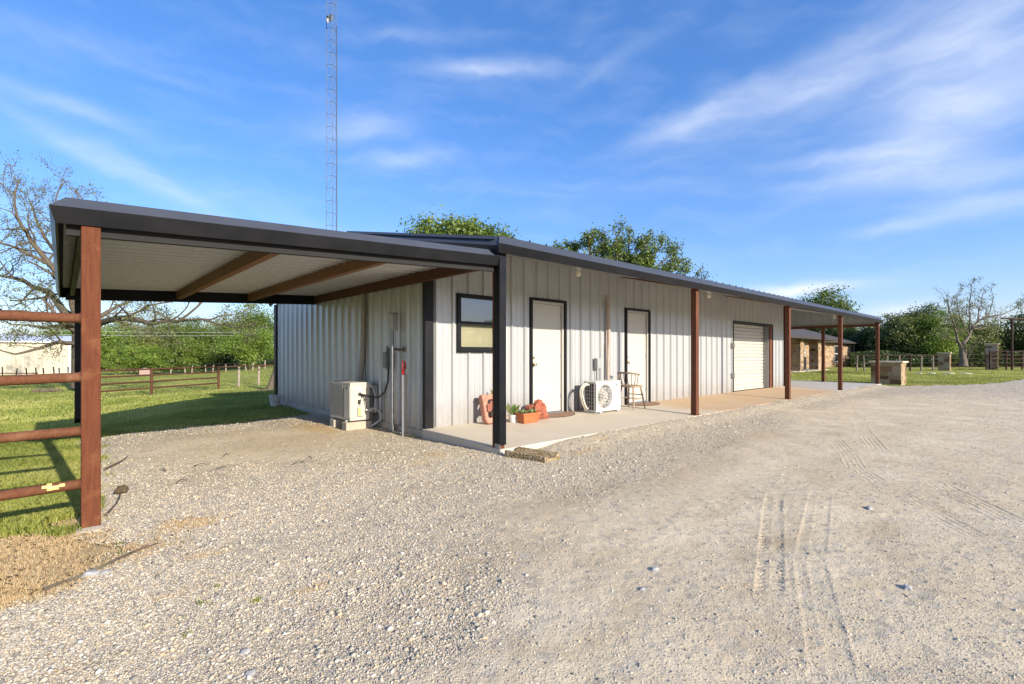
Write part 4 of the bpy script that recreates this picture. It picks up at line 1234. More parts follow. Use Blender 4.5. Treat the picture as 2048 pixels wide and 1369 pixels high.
mb.sweep(secs); br = mb.build('backrest', WOODG, ch)
mb = MB()
for t_ in np.linspace(.05, math.pi - .05, 9):
    p = arc(t_); mb.tube([(cx - .05 - .13*math.sin(t_), cy - .17*math.cos(t_), zs + .46), (p[0]*.5 + .5*(cx - .07 - .16*math.sin(t_)), cy - .215*math.cos(t_), zs + .6), (p[0] + .012*math.sin(t_), p[1] + .012*math.cos(t_), p[2] + .01)], .008, 7)
mb.build('spindle', WOODG, br, smooth=True)

# planter with succulents
def leaf_fan(mb, c, n, L, w, tilt=(.3, 1.2), seed=1):
    r_ = random.Random(seed)
    for i in range(n):
        a = r_.uniform(0, 6.283); e = r_.uniform(*tilt); l = L * r_.uniform(.6, 1.15)
        d = Vector((math.cos(a)*math.cos(e), math.sin(a)*math.cos(e), math.sin(e))); s = Vector((-math.sin(a), math.cos(a), 0)); u_ = d.cross(s)
        b = Vector(c) + Vector((r_.uniform(-.01, .01), r_.uniform(-.01, .01), 0)); ww = w * r_.uniform(.7, 1.2)
        vs = [b, b + d*l*.5 + s*ww - u_*.004, b + d*l, b + d*l*.5 - s*ww - u_*.004, b + d*l*.5 + u_*.012]
        mb.add(vs, [(0, 1, 4), (1, 2, 4), (2, 3, 4), (3, 0, 4), (0, 3, 2, 1)], r_.random())
pl = thing('planter', (1.66, 1.22, .12), 'orange terracotta trough of small succulents by the black corner post', 'planter')
z0 = .115; mb = MB()
cxp, cyp = 1.62, 1.17
def rr(hx, hy, z): return [(cxp - hx, cyp - hy, z), (cxp + hx, cyp - hy, z), (cxp + hx, cyp + hy, z), (cxp - hx, cyp + hy, z)]
mb.sweep([rr(.155, .07, z0), rr(.185, .092, z0 + .135), rr(.20, .105, z0 + .135), rr(.20, .105, z0 + .165), rr(.18, .085, z0 + .165), rr(.175, .08, z0 + .13)]); mb.build('trough', TERRA, pl, bevel=.005)
mb = MB(); mb.prism(rr(.178, .084, z0 + .131), (0, 0, .012)); mb.build('soil', SOIL, pl)
mb = MB()
for i in range(16):
    leaf_fan(mb, (cxp + random.uniform(-.15, .15), cyp + random.uniform(-.06, .06), z0 + .14), 12, random.uniform(.05, .10), .012, (.3, 1.3), i)
mb.build('succulents', LEAFP, pl)
# red rock behind the planter
def rock(name, c, s, mat_, label, cat, seed, sub=3, rough=.25, squash=None):
    import bmesh
    from mathutils import noise as mn
    bm = bmesh.new(); bmesh.ops.create_icosphere(bm, subdivisions=sub, radius=1)
    for v in bm.verts:
        n = mn.noise(v.co * 1.4 + Vector((seed, 0, 0))) + .5 * mn.noise(v.co * 3.5 + Vector((0, seed, 0)))
        v.co = v.co * (1 + rough * n * 1.6)
        q = .18; v.co = Vector([round(x / q) * q * .35 + x * .65 for x in v.co])
        v.co = Vector((v.co.x * s[0], v.co.y * s[1], v.co.z * s[2])) + Vector(c)
    mb = MB(); mb.add([v.co[:] for v in bm.verts], [tuple(x.index for x in f.verts) for f in bm.faces]); bm.free()
    o = mb.build(name, mat_); return tag(o, label, cat)
rock('rock', (2.0, 1.33, .245), (.21, .10, .185), SANDR, 'rough red sandstone rock beside the first door mat', 'rock', 3.1, 4, .3)
# broad leaf plant in white pot behind the post
pp = thing('potted_plant', (1.42, 1.36, .12), 'small broad leaved plant in a white pot just behind the black corner post', 'potted plant')
mb = MB(); mb.lathe([(.05, 0), (.07, .1), (.075, .1), (.075, .12), (.06, .12)], (1.42, 1.32, .122), 16); mb.build('pot', WHITE, pp, smooth=True)
mb = MB()
for i, (dx, dy, L) in enumerate(((.03, 0, .2), (.0, .02, .26), (.06, .01, .16), (-.05, .0, .22))):
    leaf_fan(mb, (1.42 + dx, 1.32 + dy, .24), 4, L, .05, (.7, 1.4), 30 + i)
mb.build('leaves', LEAFP, pp)
# salmon wooden frame leaning on wall
lf = thing('leaning_frame', (1.1, 1.5, .12), 'worn salmon pink wooden frame leaning on the wall below the window', 'wooden frame')
tiltv = Vector((0, .22, .975)); rightv = Vector((1, 0, 0)); nrm = Vector((0, -.975, .22)); O_ = Vector((.88, 1.43, .125))
def fp(u_, v_, d=0): return O_ + rightv*u_ + tiltv*v_ + nrm*d
mb = MB(); secs = []; Wf, Hf = .44, .46
def rrect(w_, h_, r_, ox, oz, n=6):
    o = []
    for cx_, cz__, a0 in ((w_ - r_, r_, -math.pi/2), (w_ - r_, h_ - r_, 0), (r_, h_ - r_, math.pi/2), (r_, r_, math.pi)):
        for k in range(n): a = a0 + math.pi/2*k/(n-1); o.append((ox + cx_ + r_*math.cos(a), oz + cz__ + r_*math.sin(a)))
    return o
outer = rrect(Wf, Hf, .07, 0, 0); inner = rrect(Wf - .17, Hf - .17, .04, .085, .085)
for (ring, d_) in ((outer, 0), (outer, .085), (rrect(Wf - .03, Hf - .03, .065, .015, .015), .10), (inner, .085), (inner, 0)):
    secs.append([fp(a + .012*math.sin(b*40), b + .008*math.sin(a*50), d_) for a, b in ring])
mb.sweep(secs, caps=False); mb.build('frame', PINKW, lf)
mb = MB(); mb.prism([fp(.05, .19, .106), fp(.06, .30, .106), (fp(.09, .31, .106)), fp(.10, .29, .106), fp(.14, .35, .106), fp(.22, .32, .106), fp(.30, .36, .106), fp(.38, .30, .106), fp(.39, .2, .106), fp(.33, .215, .106), fp(.2, .20, .106), fp(.12, .205, .106), fp(.1, .175, .106)], tuple(nrm*.012)); mb.build('rust_plate', RUSTPL, lf)
bk = thing('bucket', (1.24, 1.30, .12), 'pale bucket standing inside the salmon pink leaning frame', 'bucket')
mb = MB(); mb.lathe([(.075, 0), (.095, .2), (.105, .2), (.105, .225), (.09, .225), (.08, .03)], (1.17, 1.42, .124), 18); mb.build('body', PVCW, bk, smooth=True)
mb = MB(); mb.tube([(1.17 + .1*math.cos(a), 1.42 - .02*math.sin(a) - .1, .33 - .09*math.sin(a)) for a in np.linspace(0, math.pi, 10)], .004, 6); mb.build('handle', GALVP, bk)
ct = thing('cactus_plant', (1.2, 1.47, .3), 'green paddle plant rising above the salmon pink leaning frame', 'plant')
mb = MB(); mb.lathe([(.012, 0), (.012, .2)], (1.15, 1.50, .35), 8); mb.build('stem', STEMM, ct)
mb = MB(); leaf_fan(mb, (1.15, 1.48, .54), 7, .16, .045, (.7, 1.5), 77); mb.build('leaves', LEAFP, ct)

# splash block
sb = MB()
a0, a1 = Vector((.07, -.14, 0)), Vector((.19, -.70, 0))
d_ = (a1 - a0).normalized(); s_ = Vector((-d_.y, d_.x, 0)) * 1.0
sec = [(-.155, -.03), (.155, -.03), (.155, .07), (.105, .07), (.08, .04), (-.08, .04), (-.105, .07), (-.155, .07)]
rings = []
for i in range(9):
    t_ = i / 8; c = a0 + (a1 - a0) * t_; wv = 1 + .06 * t_
    rings.append([(c.x + s_.x*x*wv, c.y + s_.y*x*wv, z + .012 - .015*t_) for x, z in sec])
mb = MB(); mb.sweep(rings); o = mb.build('splash_block', EXPO, None, bevel=.008); tag(o, 'pebbled concrete splash block on gravel at the slab corner', 'splash block')

# white bucket at the rear corner
bk = thing('bucket', (-.3, 7.1, 0), 'white bucket on the ground at the far corner of the end wall', 'bucket')
mb = MB(); mb.lathe([(.10, 0), (.125, .22), (.135, .22), (.135, .25), (.12, .25), (.10, .02)], (-.30, 7.6, .02), 18); mb.build('body', PVCW, bk, smooth=True)
mb = MB(); mb.tube([(-.30 + .125*math.cos(a), 7.46 , .22 - .1*math.sin(a)) for a in np.linspace(0, math.pi, 10)], .005, 6); mb.build('handle', GALVP, bk)

# sticks, clods and larger stones
def stick(pts, r_, label, group=None):
    mb = MB(); m = len(pts); mb.tube(pts, [r_*(1 - .55*i/(m-1)) for i in range(m)], 6); o = mb.build('stick', BARKD, None, smooth=True); tag(o, label, 'stick', group)
stick([(-4.02, -1.05, .015), (-3.86, -.99, .02), (-3.72, -.86, .022), (-3.58, -.74, .02), (-3.5, -.70, .016)], .011, 'long grey stick along the edge of the dry straw grass')
stick([(-3.70, .28, .012), (-3.63, .52, .02), (-3.60, .66, .03), (-3.575, .86, .03)], .009, 'bent dark stick beside the rusty gate post')
stick([(-3.62, 2.15, .015), (-3.45, 2.5, .025), (-3.38, 2.8, .02)], .012, 'thick brown stick on gravel behind the rusty gate post')
for i, (px, py, L, a) in enumerate(((405, 932, .17, .2), (325, 943, .12, 1.9), (600, 927, .2, .5), (455, 912, .18, .9), (365, 965, .13, .6), (620, 918, .12, 1.6), (460, 935, .25, .1))):
    g_ = at(px, py, 1); t_ = 1.22 / (1.22 - g_[2]); q = CAM + (g_ - CAM) * t_
    dx, dy = L*math.cos(a)/2, L*math.sin(a)/2
    stick([(q[0] - dx, q[1] - dy, .012), (q[0] - dx*.2, q[1] + dy*.2, .028), (q[0] + dx*.4, q[1] + dy*.1, .016), (q[0] + dx, q[1] + dy, .02)], .006, 'small dark twig lying on the bare gravel under the carport', 'small twigs under the carport')
rock('clod', (-3.565, .93, .04), (.045, .04, .035), simple('clod_brown', (.10, .07, .035), .95, 0, .3, 40, .5), 'round brown dirt clod at the end of the bent stick', 'clod', 5.0, 3)
for px, py, sz, lb in ((180, 1155, .030, 'flat white stone at the end of the long grey stick'), (490, 1310, .016, 'pale stone alone on bare dirt at the bottom of the drive'), (1310, 1140, .020, 'pale grey stone left of the tyre tracks'),
                       (1285, 1180, .014, 'tiny pale stone nearest left of the grey stone by the tyre tracks'), (1738, 1018, .024, 'dark grey stone right of the tyre tracks near the damp patch'), (1815, 1178, .022, 'angular grey stone on bare sand right of the tyre tracks'),
                       (212, 1150, .022, 'second white stone beside the flat one at the stick'), (500, 1352, .016, 'half buried tan stone at the lower edge of the drive')):
    g_ = at(px, py, 1); t_ = 1.22 / (1.22 - g_[2]); q = CAM + (g_ - CAM) * t_
    qx, qy = np.array([q[0]]), np.array([q[1]])
    rock('stone', (q[0], q[1], float(surf_z(qx, qy, sand_map(qx, qy), 0)[0]) + sz*.2), (sz*1.3, sz, sz*.62), simple('stone_' + ('pale' if 'grey' not in lb else 'grey'), (.36, .345, .32) if 'grey' not in lb else (.36, .355, .345), .85, 0, .15, 30, .3), lb, 'stone', px*.01, 2)

# ---------------------------------------------------------------- ashlar masonry blocks
def ashlar(name, x0, x1, y0, y1, z0, z1, label, cat, rows=(.12, .24), cap=True, seed=1, group=None, wide=(.16, .42)):
    r_ = random.Random(seed)
    t = thing(name, ((x0+x1)/2, (y0+y1)/2, z0), label, cat, group)
    mb = MB(); mb.box(x0 + .012, x1 - .012, y0 + .012, y1 - .012, z0 - .1, z1); mb.build('mortar_core', MORTAR, t)
    mb = MB()
    for axis_, sgn in (('x', -1), ('x', 1), ('y', -1), ('y', 1)):
        a0, a1 = (y0, y1) if axis_ == 'x' else (x0, x1)
        z = z0 + .005
        while z < z1 - .03:
            h = r_.uniform(*rows)
            if z1 - (z + h) < rows[0] * .7: h = z1 - z - .004
            a = a0
            while a < a1 - .01:
                w = r_.uniform(*wide)
                if a1 - (a + w) < wide[0] * .7: w = a1 - a
                p = r_.uniform(0, .012); g = .006; tt = r_.betavariate(3, 2)
                if r_.random() < .14: tt = r_.uniform(0, .2)
                u0, u1 = a + g, a + w - g
                if axis_ == 'x':
                    X = x0 if sgn < 0 else x1
                    mb.box(min(X + sgn*p, X - sgn*.03), max(X + sgn*p, X - sgn*.03), u0, u1, z + g, z + h - g, tt)
                else:
                    Y = y0 if sgn < 0 else y1
                    mb.box(u0, u1, min(Y + sgn*p, Y - sgn*.03), max(Y + sgn*p, Y - sgn*.03), z + g, z + h - g, tt)
                a += w
            z += h
    mb.build('stonework', ASHLAR, t)
    if cap:
        mb = MB(); mb.box(x0 - .07, x1 + .07, y0 - .07, y1 + .07, z1 + .002, z1 + .07); mb.build('capstone', CAPST, t, bevel=.012)
    return t
ashlar('stone_pedestal', 20.8, 21.8, -.5, .5, 0, .87, 'square buff stone pedestal with pale cap at the lawn edge by the end porch post', 'stone pedestal', seed=5)
ashlar('gate_pillar', 43.9, 44.55, .45, 1.1, 0, 1.27, 'short buff stone pillar on the lawn fence left of the bare tree', 'stone pillar', seed=6, wide=(.2, .4))
ashlar('gate_pillar', 49.6, 50.3, -1.75, -1.05, 0, 1.98, 'tall buff stone pillar at the pipe gate right of the bare tree', 'stone pillar', seed=7, wide=(.2, .4))

# ---------------------------------------------------------------- stone house
hs = thing('stone_house', (44, 14, 0), 'buff stone ranch house with dark hip roof seen through the open end bay', 'house')
def wbox(x0, x1, y0, y1, z0, z1, name='wall', mat=STONEW, lbl=None):
    mb = MB(); mb.box(x0, x1, y0, y1, z0, z1); o = mb.build(name, mat, hs)
    if lbl: o['label'] = lbl
    return o
wbox(28, 57.6, 9.65, 21, -.2, 2.38)
for x in (34.4, 38.35): 
    mb = MB(); mb.box(x, x + .72, 7.35, 7.98, -.1, 2.33); mb.build('porch_column', STONEW, hs)
wbox(28, 40.3, 7.2, 7.4, 2.335, 2.48, 'porch_beam', simple('dark_soffit', (.04, .032, .028), .7))
wbox(28, 40, 7.1, 9.64, -.15, .06, 'porch_floor', CONC)
wbox(28.1, 40.2, 7.42, 9.64, 2.34, 2.40, 'porch_ceiling', simple('soffit_tan', (.3, .25, .19), .7))
# roof: main hip plus porch hip
mb = MB()
e, zz, sl = .55, 2.42, .36
X0, X1, Y0, Y1 = 27.5, 58.3, 9.05, 21.6; hd = (Y1 - Y0)/2; zr = zz + hd*sl
mb.add([(X0, Y0, zz), (X1, Y0, zz), (X1, Y1, zz), (X0, Y1, zz), (X0 + hd, (Y0+Y1)/2, zr), (X1 - hd, (Y0+Y1)/2, zr),
        (X0, Y0, zz - .12), (X1, Y0, zz - .12), (X1, Y1, zz - .12), (X0, Y1, zz - .12)],
       [(0, 1, 5, 4), (1, 2, 5), (2, 3, 4, 5), (3, 0, 4), (6, 7, 1, 0), (7, 8, 2, 1), (8, 9, 3, 2), (9, 6, 0, 3), (9, 8, 7, 6)])
px1, py0 = 41.2, 6.85; d = 5.5
mb.add([(27.4, py0, zz + .02), (px1, py0, zz + .02), (px1 - d*.95, py0 + d, zz + d*sl), (27.4, py0 + d, zz + d*sl), (px1, py0 + d, zz + .02), (27.4, py0, zz - .12), (px1, py0, zz - .12), (px1, py0 + d, zz - .12), (27.4, py0 + d, zz - .12)],
       [(0, 1, 2, 3), (1, 4, 2), (5, 6, 1, 0), (6, 7, 4, 1), (8, 7, 6, 5)])
rf = mb.build('roof', SHINGLE, hs, fix=False)
mb = MB(); mb.box(27.4, px1 + .02, py0 - .06, py0 - .003, zz - .13, zz + .03); mb.box(px1 + .003, px1 + .06, py0 - .06, py0 + d, zz - .13, zz + .03); mb.box(px1 + .1, X1 + .05, Y0 - .06, Y0 - .003, zz - .13, zz + .02); mb.box(X1 + .003, X1 + .06, Y0, Y1, zz - .13, zz + .02); mb.build('gutter', simple('gutter_brown', (.05, .038, .03), .6), rf)
def hwin(x0, x1, y, z0, z1):
    mb = MB(); mb.box(x0, x1, y - .02, y + .03, z0, z1); p = mb.build('window', GLASS, hs)
    mb = MB(); w = .07
    mb.box(x0 - w, x0, y - .05, y + .03, z0 - w, z1 + w); mb.box(x1, x1 + w, y - .05, y + .03, z0 - w, z1 + w); mb.box(x0, x1, y - .05, y + .03, z1, z1 + w); mb.box(x0, x1, y - .08, y + .03, z0 - w*1.4, z0); mb.box(x0, x1, y - .045, y + .03, (z0+z1)/2 - .04, (z0+z1)/2 + .04)
    mb.build('window_frame', WHITE, p)
hwin(51.3, 52.9, 9.62, .55, 2.0); hwin(41.6, 42.6, 9.62, .7, 2.05); hwin(33.5, 34.7, 9.62, .7, 2.05)
mb = MB(); mb.box(45.5, 46.5, 9.55, 9.645, .0, 2.1); mb.build('door', simple('house_door', (.12, .07, .04), .5), hs)
DSP = simple('downspout', (.5, .46, .38), .5)
for xx, yy in ((39.3, 7.25), (57.75, 9.5)):
    mb = MB(); mb.tube([(xx, yy, 2.3), (xx, yy, .05)], .05, 8); mb.build('downspout', DSP, hs)
# its condenser
hc = thing('air_conditioner', (37.4, 8.4, .06), 'dark square condenser standing between the stone columns of the house', 'air conditioner')
mb = MB(); mb.box(37.0, 37.8, 8.0, 8.8, .06, .98)
mb.box(36.97, 37.83, 7.97, 8.83, .94, 1.01); mb.build('casing', simple('dark_condenser', (.035, .032, .028), .6, 0, .2), hc, bevel=.03)
mb = MB()
for k in range(18):
    y = 8.03 + k*.043; mb.bar((36.985, y, .1), (36.985, y, .93), .012, .014)
    x = 37.03 + k*.043; mb.bar((x, 7.985, .1), (x, 7.985, .93), .012, .014)
mb.build('louvre', simple('dark_louvre', (.07, .065, .058), .6), hc)
# stepping stones
for i, (px, w) in enumerate(((1838, 30.6), (1863, 30.8), (1896, 30.6), (1931, 30.4))):
    p = ground(px, w); mb = MB(); wd = (.17, .22, .3, .3)[i]
    poly = [(p[0] + wd*math.cos(a)*random.uniform(.85, 1.1), p[1] + wd*math.sin(a)*random.uniform(.85, 1.1), -.02) for a in np.linspace(0, 2*math.pi, 13)[:-1]]
    mb.prism(poly, (0, 0, .075)); o = mb.build('stepping_stone', simple('pale_flag', (.55, .54, .5), .9, 0, .1, 4), None, bevel=.01)
    tag(o, ['smallest pale flat stone in the lawn, nearest the pedestal', 'second pale flat stone in the lawn from the pedestal', 'third pale flat stone in the lawn from the pedestal', 'pale flat stone in the lawn below the bare tree trunk'][i], 'stepping stone', 'pale flat stones in the lawn')

# ---------------------------------------------------------------- fences
fr = thing('wood_post_fence', (36, 4, 0), 'low fence of pale wood posts with one top rail before the dark trees', 'fence')
pxs = [1713, 1729, 1774, 1797, 1820, 1842, 1866]
tops = []
for i, px in enumerate(pxs):
    w = 33.6 + (px - 1705) / 180 * 2.5
    p = ground(px, w); lean = random.uniform(-.06, .06); mb = MB()
    mb.tube([(p[0], p[1], -.1), (p[0] + lean, p[1] - lean, 1.12)], [.062, .05], 8); mb.build('post', FENCED if px == 1820 else WOODG, fr, smooth=True)
a = ground(1706, 33.55); b = ground(1884, 36.1); a[2] = b[2] = 1.15
mb = MB(); mb.tube([a, b], .03, 8); mb.build('top_rail', FENCED, fr)
mb = MB()
for z in (.3, .6, .9): mb.tube([(a[0], a[1], z), (b[0], b[1], z)], .008, 4)
mb.build('wire', WIRE, fr)

def rail_fence(name, A, B, zs, nposts, label, r=.03, pr=.05, ph=None, mat_=FENCED, cat='fence'):
    A, B = np.array(A, float), np.array(B, float)
    t = thing(name, ((A+B)/2)[:3], label, cat)
    for k in range(nposts):
        p = A + (B - A) * (k / (nposts - 1)); mb = MB(); mb.tube([(p[0], p[1], -.15), (p[0], p[1], ph or zs[-1] + .03)], pr, 10); mb.build('post', mat_, t, smooth=True)
    for z in zs:
        mb = MB(); mb.tube([(A[0], A[1], z), (B[0], B[1], z)], r, 8); mb.build('rail', mat_, t, smooth=True)
    return t
rail_fence('pipe_fence', ground(1897, 37.2), ground(1972, 38.6), (.3, .6, .9, 1.2), 2, 'thin pipe fence behind the bare tree between two stone pillars', .022, .03)
rail_fence('pipe_fence', ground(1980, 37.8), ground(2075, 39.5), (.25, .55, .85, 1.15, 1.45), 4, 'five rail pipe fence right of the tall stone pillar', .035, .06)
ga = thing('entrance_frame', ground(2024, 38), 'tall rusty pipe entrance frame with crossbar above the gate', 'gate frame')
p = ground(2024, 38); q = ground(2160, 41); r_ = ground(2003, 37.6)
mb = MB(); mb.tube([(p[0], p[1], -.1), (p[0], p[1], 3.95)], .075, 10); mb.build('post', FENCED, ga, smooth=True)
mb = MB(); mb.tube([(q[0], q[1], -.1), (q[0], q[1], 3.95)], .075, 10); mb.build('post', FENCED, ga, smooth=True)
mb = MB(); mb.tube([(r_[0], r_[1], 3.97), (p[0], p[1], 3.98), (q[0], q[1], 3.98)], .07, 10); mb.build('crossbar', FENCED, ga, smooth=True)

# left: rear pipe fence
A, B = low(303, 24), low(437, 28); d = (B - A)
A0 = A - d * .75
pfl = thing('pipe_fence', tuple(A), 'low rusty pipe fence across the lawn behind the carport', 'fence')
for p, h in ((A, 1.25), (B, 1.25), (A0, 1.25)):
    mb = MB(); mb.tube([(p[0], p[1], p[2] - .15), (p[0], p[1], p[2] + h)], .065, 10); mb.build('post', FENCER, pfl, smooth=True)
E_ = B + d * 1.5
for i, z in enumerate((.32, .64, .95, 1.24)):
    mb = MB(); end = E_ if i == 3 else B
    mb.tube([(A0[0], A0[1], A0[2] + z), (A[0], A[1], A[2] + z), (end[0], end[1], end[2] + z)], .038, 8); mb.build('rail', FENCER, pfl, smooth=True)
for k, (px, w, h, lb) in enumerate(((477, 30.0, 1.22, 'pale wooden post just right of the low rusty pipe fence'), (517, 32.0, 1.2, 'pale wooden post nearest the building end wall'))):
    p = low(px, w); mb = MB(); mb.tube([(p[0], p[1], p[2] - .1), (p[0] + .03, p[1], p[2] + h)], [.08, .065], 8); o = mb.build('fence_post', POSTW, None, smooth=True); tag(o, lb, 'fence post', 'wooden posts by the rear pipe fence')
fs_ = thing('wire_fence', low(380, 48), 'far pasture fence of thin pale stakes under the green trees', 'fence')
for k, px in enumerate((225, 247, 256, 268, 341, 371, 383, 412, 425, 452, 492, 505, 530)):
    p = low(px, 49 + .6*math.sin(k)); mb = MB(); mb.tube([(p[0], p[1], p[2] - .1), (p[0] + random.uniform(-.1, .1), p[1], p[2] + random.uniform(.6, .85))], .06, 6); mb.build('stake', POSTW, fs_)
a, b = low(205, 49), low(548, 49)
mb = MB()
for z in (.3, .6): mb.tube([(a[0], a[1], a[2] + z), (b[0], b[1], b[2] + z)], .018, 4)
mb.build('wire', WIRE, fs_)
ft = thing('wire_fence', low(60, 44), 'dark steel stakes with a rail in front of the cream steel barn', 'fence')
for k, px in enumerate((5, 32, 54, 73, 88, 109, 119, 136)):
    p = low(px, 45); mb = MB(); mb.tube([(p[0], p[1], p[2] - .05), (p[0] + random.uniform(-.12, .12), p[1], p[2] + .72 + random.uniform(-.08, .12))], .05, 6); mb.build('stake', TRIM, ft)
a, b = low(-30, 45), low(76, 45)
mb = MB(); mb.tube([(a[0], a[1], a[2] + .22), (b[0], b[1], b[2] + .22)], .045, 6); mb.build('rail', FENCER, ft)

# cream barn
q = low(140, 50); bx_, by_, bz = float(q[0]), float(q[1]), -.75
bn = thing('barn', (bx_ - 8, by_ + 4, bz), 'cream ribbed steel barn with a white roof beyond the lawn', 'barn')
mb = MB(); ribbed(mb, (0, by_, bz), (1, 0, 0), (0, -1, 0), bx_ - 22, bx_, -.2, 3.15, .1); ribbed(mb, (bx_, 0, bz), (0, 1, 0), (1, 0, 0), by_, by_ + 9, -.2, 3.15, .1)
mb.box(bx_ - 21.9, bx_ - .06, by_ + .1, by_ + 8.9, bz - .2, bz + 3.1); mb.build('wall', CREAM, bn, fix=False)
mb = MB(); mb.prism([(bx_ - 22.3, by_ - .3, bz + 3.12), (bx_ - 22.3, by_ - .3, bz + 3.26), (bx_ - 22.3, by_ + 4.5, bz + 3.95), (bx_ - 22.3, by_ + 9.3, bz + 3.26), (bx_ - 22.3, by_ + 9.3, bz + 3.12)], (22.5, 0, 0)); mb.build('roof', WROOF, bn)
mb = MB(); mb.box(bx_ - .14, bx_ + .07, by_ - .09, by_ + .14, bz - .2, bz + 3.1); mb.build('corner_trim', WROOF, bn)
# small pink hut in the far pasture
hu = thing('hut', low(290, 47), 'small pale pink hut in the far pasture behind the rusty pipe fence', 'hut')
p = low(290, 47); hz_ = float(p[2])
mb = MB(); mb.box(p[0] - .48, p[0] + .48, p[1] - .45, p[1] + .45, hz_ - .05, hz_ + .52); mb.build('wall', simple('pale_pink', (.34, .235, .19), .8), hu)
mb = MB(); mb.prism([(p[0] - .55, p[1] - .52, hz_ + .52), (p[0] + .55, p[1] - .52, hz_ + .52), (p[0], p[1] - .52, hz_ + .68)], (0, 1.04, 0)); mb.build('roof', simple('pale_pink_roof', (.3, .24, .21), .8), hu)
# logs on the lawn
for (px, w, L, lb) in ((80, 25.5, .3, 'short dark log lying on the lawn before the barn'), (102, 25.7, .42, 'longer thin dark log on the lawn before the barn')):
    p = low(px, w); mb = MB(); mb.tube([(p[0] - L, p[1], p[2] + .05), (p[0], p[1] + .05, p[2] + .09), (p[0] + L, p[1] - .03, p[2] + .05)], [.07, .10, .06], 8); o = mb.build('log', BARKD, None, smooth=True); tag(o, lb, 'log')
# leaning snag by the end wall
p = low(546, 27)
sn = thing('tree_stump', p, 'brown broken tree trunk on the lawn beside the building rear corner', 'tree stump')
x_, y_, z_ = (float(v) for v in p)
mb = MB(); mb.tube([(x_ - .2, y_, z_ - .1), (x_ - .08, y_, z_ + .3), (x_ + .16, y_ + .05, z_ + 1.1), (x_ + .3, y_ + .1, z_ + 2.0)], [.24, .16, .13, .09], 9); mb.tube([(x_, y_, z_ + .5), (x_ + .3, y_, z_ + .95), (x_ + .4, y_, z_ + 1.5)], [.08, .06, .03], 7); mb.build('trunk', BARKD, sn, smooth=True)
mb = MB(); mb.tube([(x_ - .9, y_ - .3, z_ + .04), (x_ + .3, y_ - .2, z_ + .08), (x_ + .9, y_ - .3, z_ + .05)], .04, 6); mb.build('fallen_branch', BARKD, sn)

# power line
pl_ = thing('power_line', at(270, 660, 48), 'two thin pale overhead wires crossing before the far trees', 'power line')
for k, (ya, yb) in enumerate(((655, 664), (664, 670))):
    a, b = at(-60, ya, 52), at(560, yb, 52)
    mb = MB(); mb.tube([tuple(a + (b - a)*t_ - np.array([0, 0, 1.0*t_*(1-t_)])) for t_ in np.linspace(0, 1, 14)], .018, 5); mb.build('wire', PALEWIRE, pl_)

# ---------------------------------------------------------------- lattice tower
tb = at(661, 709, 24); tx, ty = tb[0], tb[1]
tw = thing('radio_tower', (tx, ty, 0), 'tall thin steel lattice radio tower rising behind the building', 'radio tower')
rt = np.array([ST, -CT, 0]); fw_ = np.array([CT, ST, 0])
def leg(z):
    k = 1 - .10 * z / 19.5
    return [np.array([tx, ty, z]) + (rt * a + fw_ * b) * k for a, b in ((-.215, 0), (.15, -.10), (.20, .26))]
H = 19.6
for i in range(3):
    mb = MB(); mb.tube([leg(0)[i], leg(H)[i]], .014, 6); mb.build('leg', TOWERM, tw)
mb = MB(); zs = np.arange(.3, H, .60)
for n_, z in enumerate(zs):
    L1 = leg(z)
    for i in range(3): mb.tube([L1[i], L1[(i+1) % 3]], .008, 4)
    if z + .6 < H:
        L2 = leg(z + .6)
        for i in range(3): mb.tube([L1[i if n_ % 2 else (i+1) % 3], L2[(i+1) % 3 if n_ % 2 else i]], .0035, 4)
mb.build('lattice', TOWERM, tw)
L1 = leg(H); mb = MB(); mb.tube([L1[1] - np.array([0, 0, .4]), L1[1] + np.array([0, 0, 1.5])], .014, 5); mb.build('lightning_rod', TOWERM, tw)
mb = MB(); c = leg(17.4)[0]*.38 + leg(17.4)[1]*.62 - fw_*.12 + rt*.10
dsh = []
nn = Vector(-fw_*.75 - rt*.55 + np.array([0, 0, .12])).normalized(); uu = nn.orthogonal().normalized(); vv = nn.cross(uu)
for r0, dd in ((.02, .0), (.10, .02), (.17, .06), (.215, .11), (.22, .115), (.17, .07), (.02, -.02)):
    dsh.append([Vector(c) + (uu*math.cos(a) + vv*math.sin(a))*r0 + nn*dd for a in np.linspace(0, 2*math.pi, 21)[:-1]])
mb.sweep(dsh); dd_ = mb.build('dish', simple('dish_grey', (.5, .48, .44), .5), tw, smooth=True)
mb = MB(); mb.tube([Vector(c), Vector(c) + nn*.2], .015, 6); mb.tube([Vector(c) + nn*.17, Vector(c) + nn*.25], .04, 8); mb.build('feed_horn', BLACKP, dd_)
mb = MB(); ca = [leg(z)[2] + rt*.03 for z in np.linspace(0, 17.4, 20)]; mb.tube([tuple(p + rt*random.uniform(-.012, .012)) for p in ca], .012, 5); mb.build('cable', BLACKP, tw)

# ---------------------------------------------------------------- trees
def leaf_mesh(name, C, size, mat_, parent=None, tint=None, aspect=.55, r_=None):
    r_ = r_ or rng
    n = len(C)
    d = r_.normal(size=(n, 3)); d /= np.linalg.norm(d, axis=1)[:, None]
    u = r_.normal(size=(n, 3)); u -= d * (d*u).sum(1)[:, None]; u /= np.linalg.norm(u, axis=1)[:, None]
    s = (size * r_.uniform(.6, 1.35, n))[:, None]
    V = np.stack([C - d*s*.5, C + u*s*aspect*.5, C + d*s*.5, C - u*s*aspect*.5], 1).reshape(-1, 3)
    Fc = (np.arange(n)*4)[:, None] + np.array([[0, 1, 2, 3]])
    return np_mesh(name, V, Fc, mat_, parent, tint=np.repeat(tint, 4) if tint is not None else None)

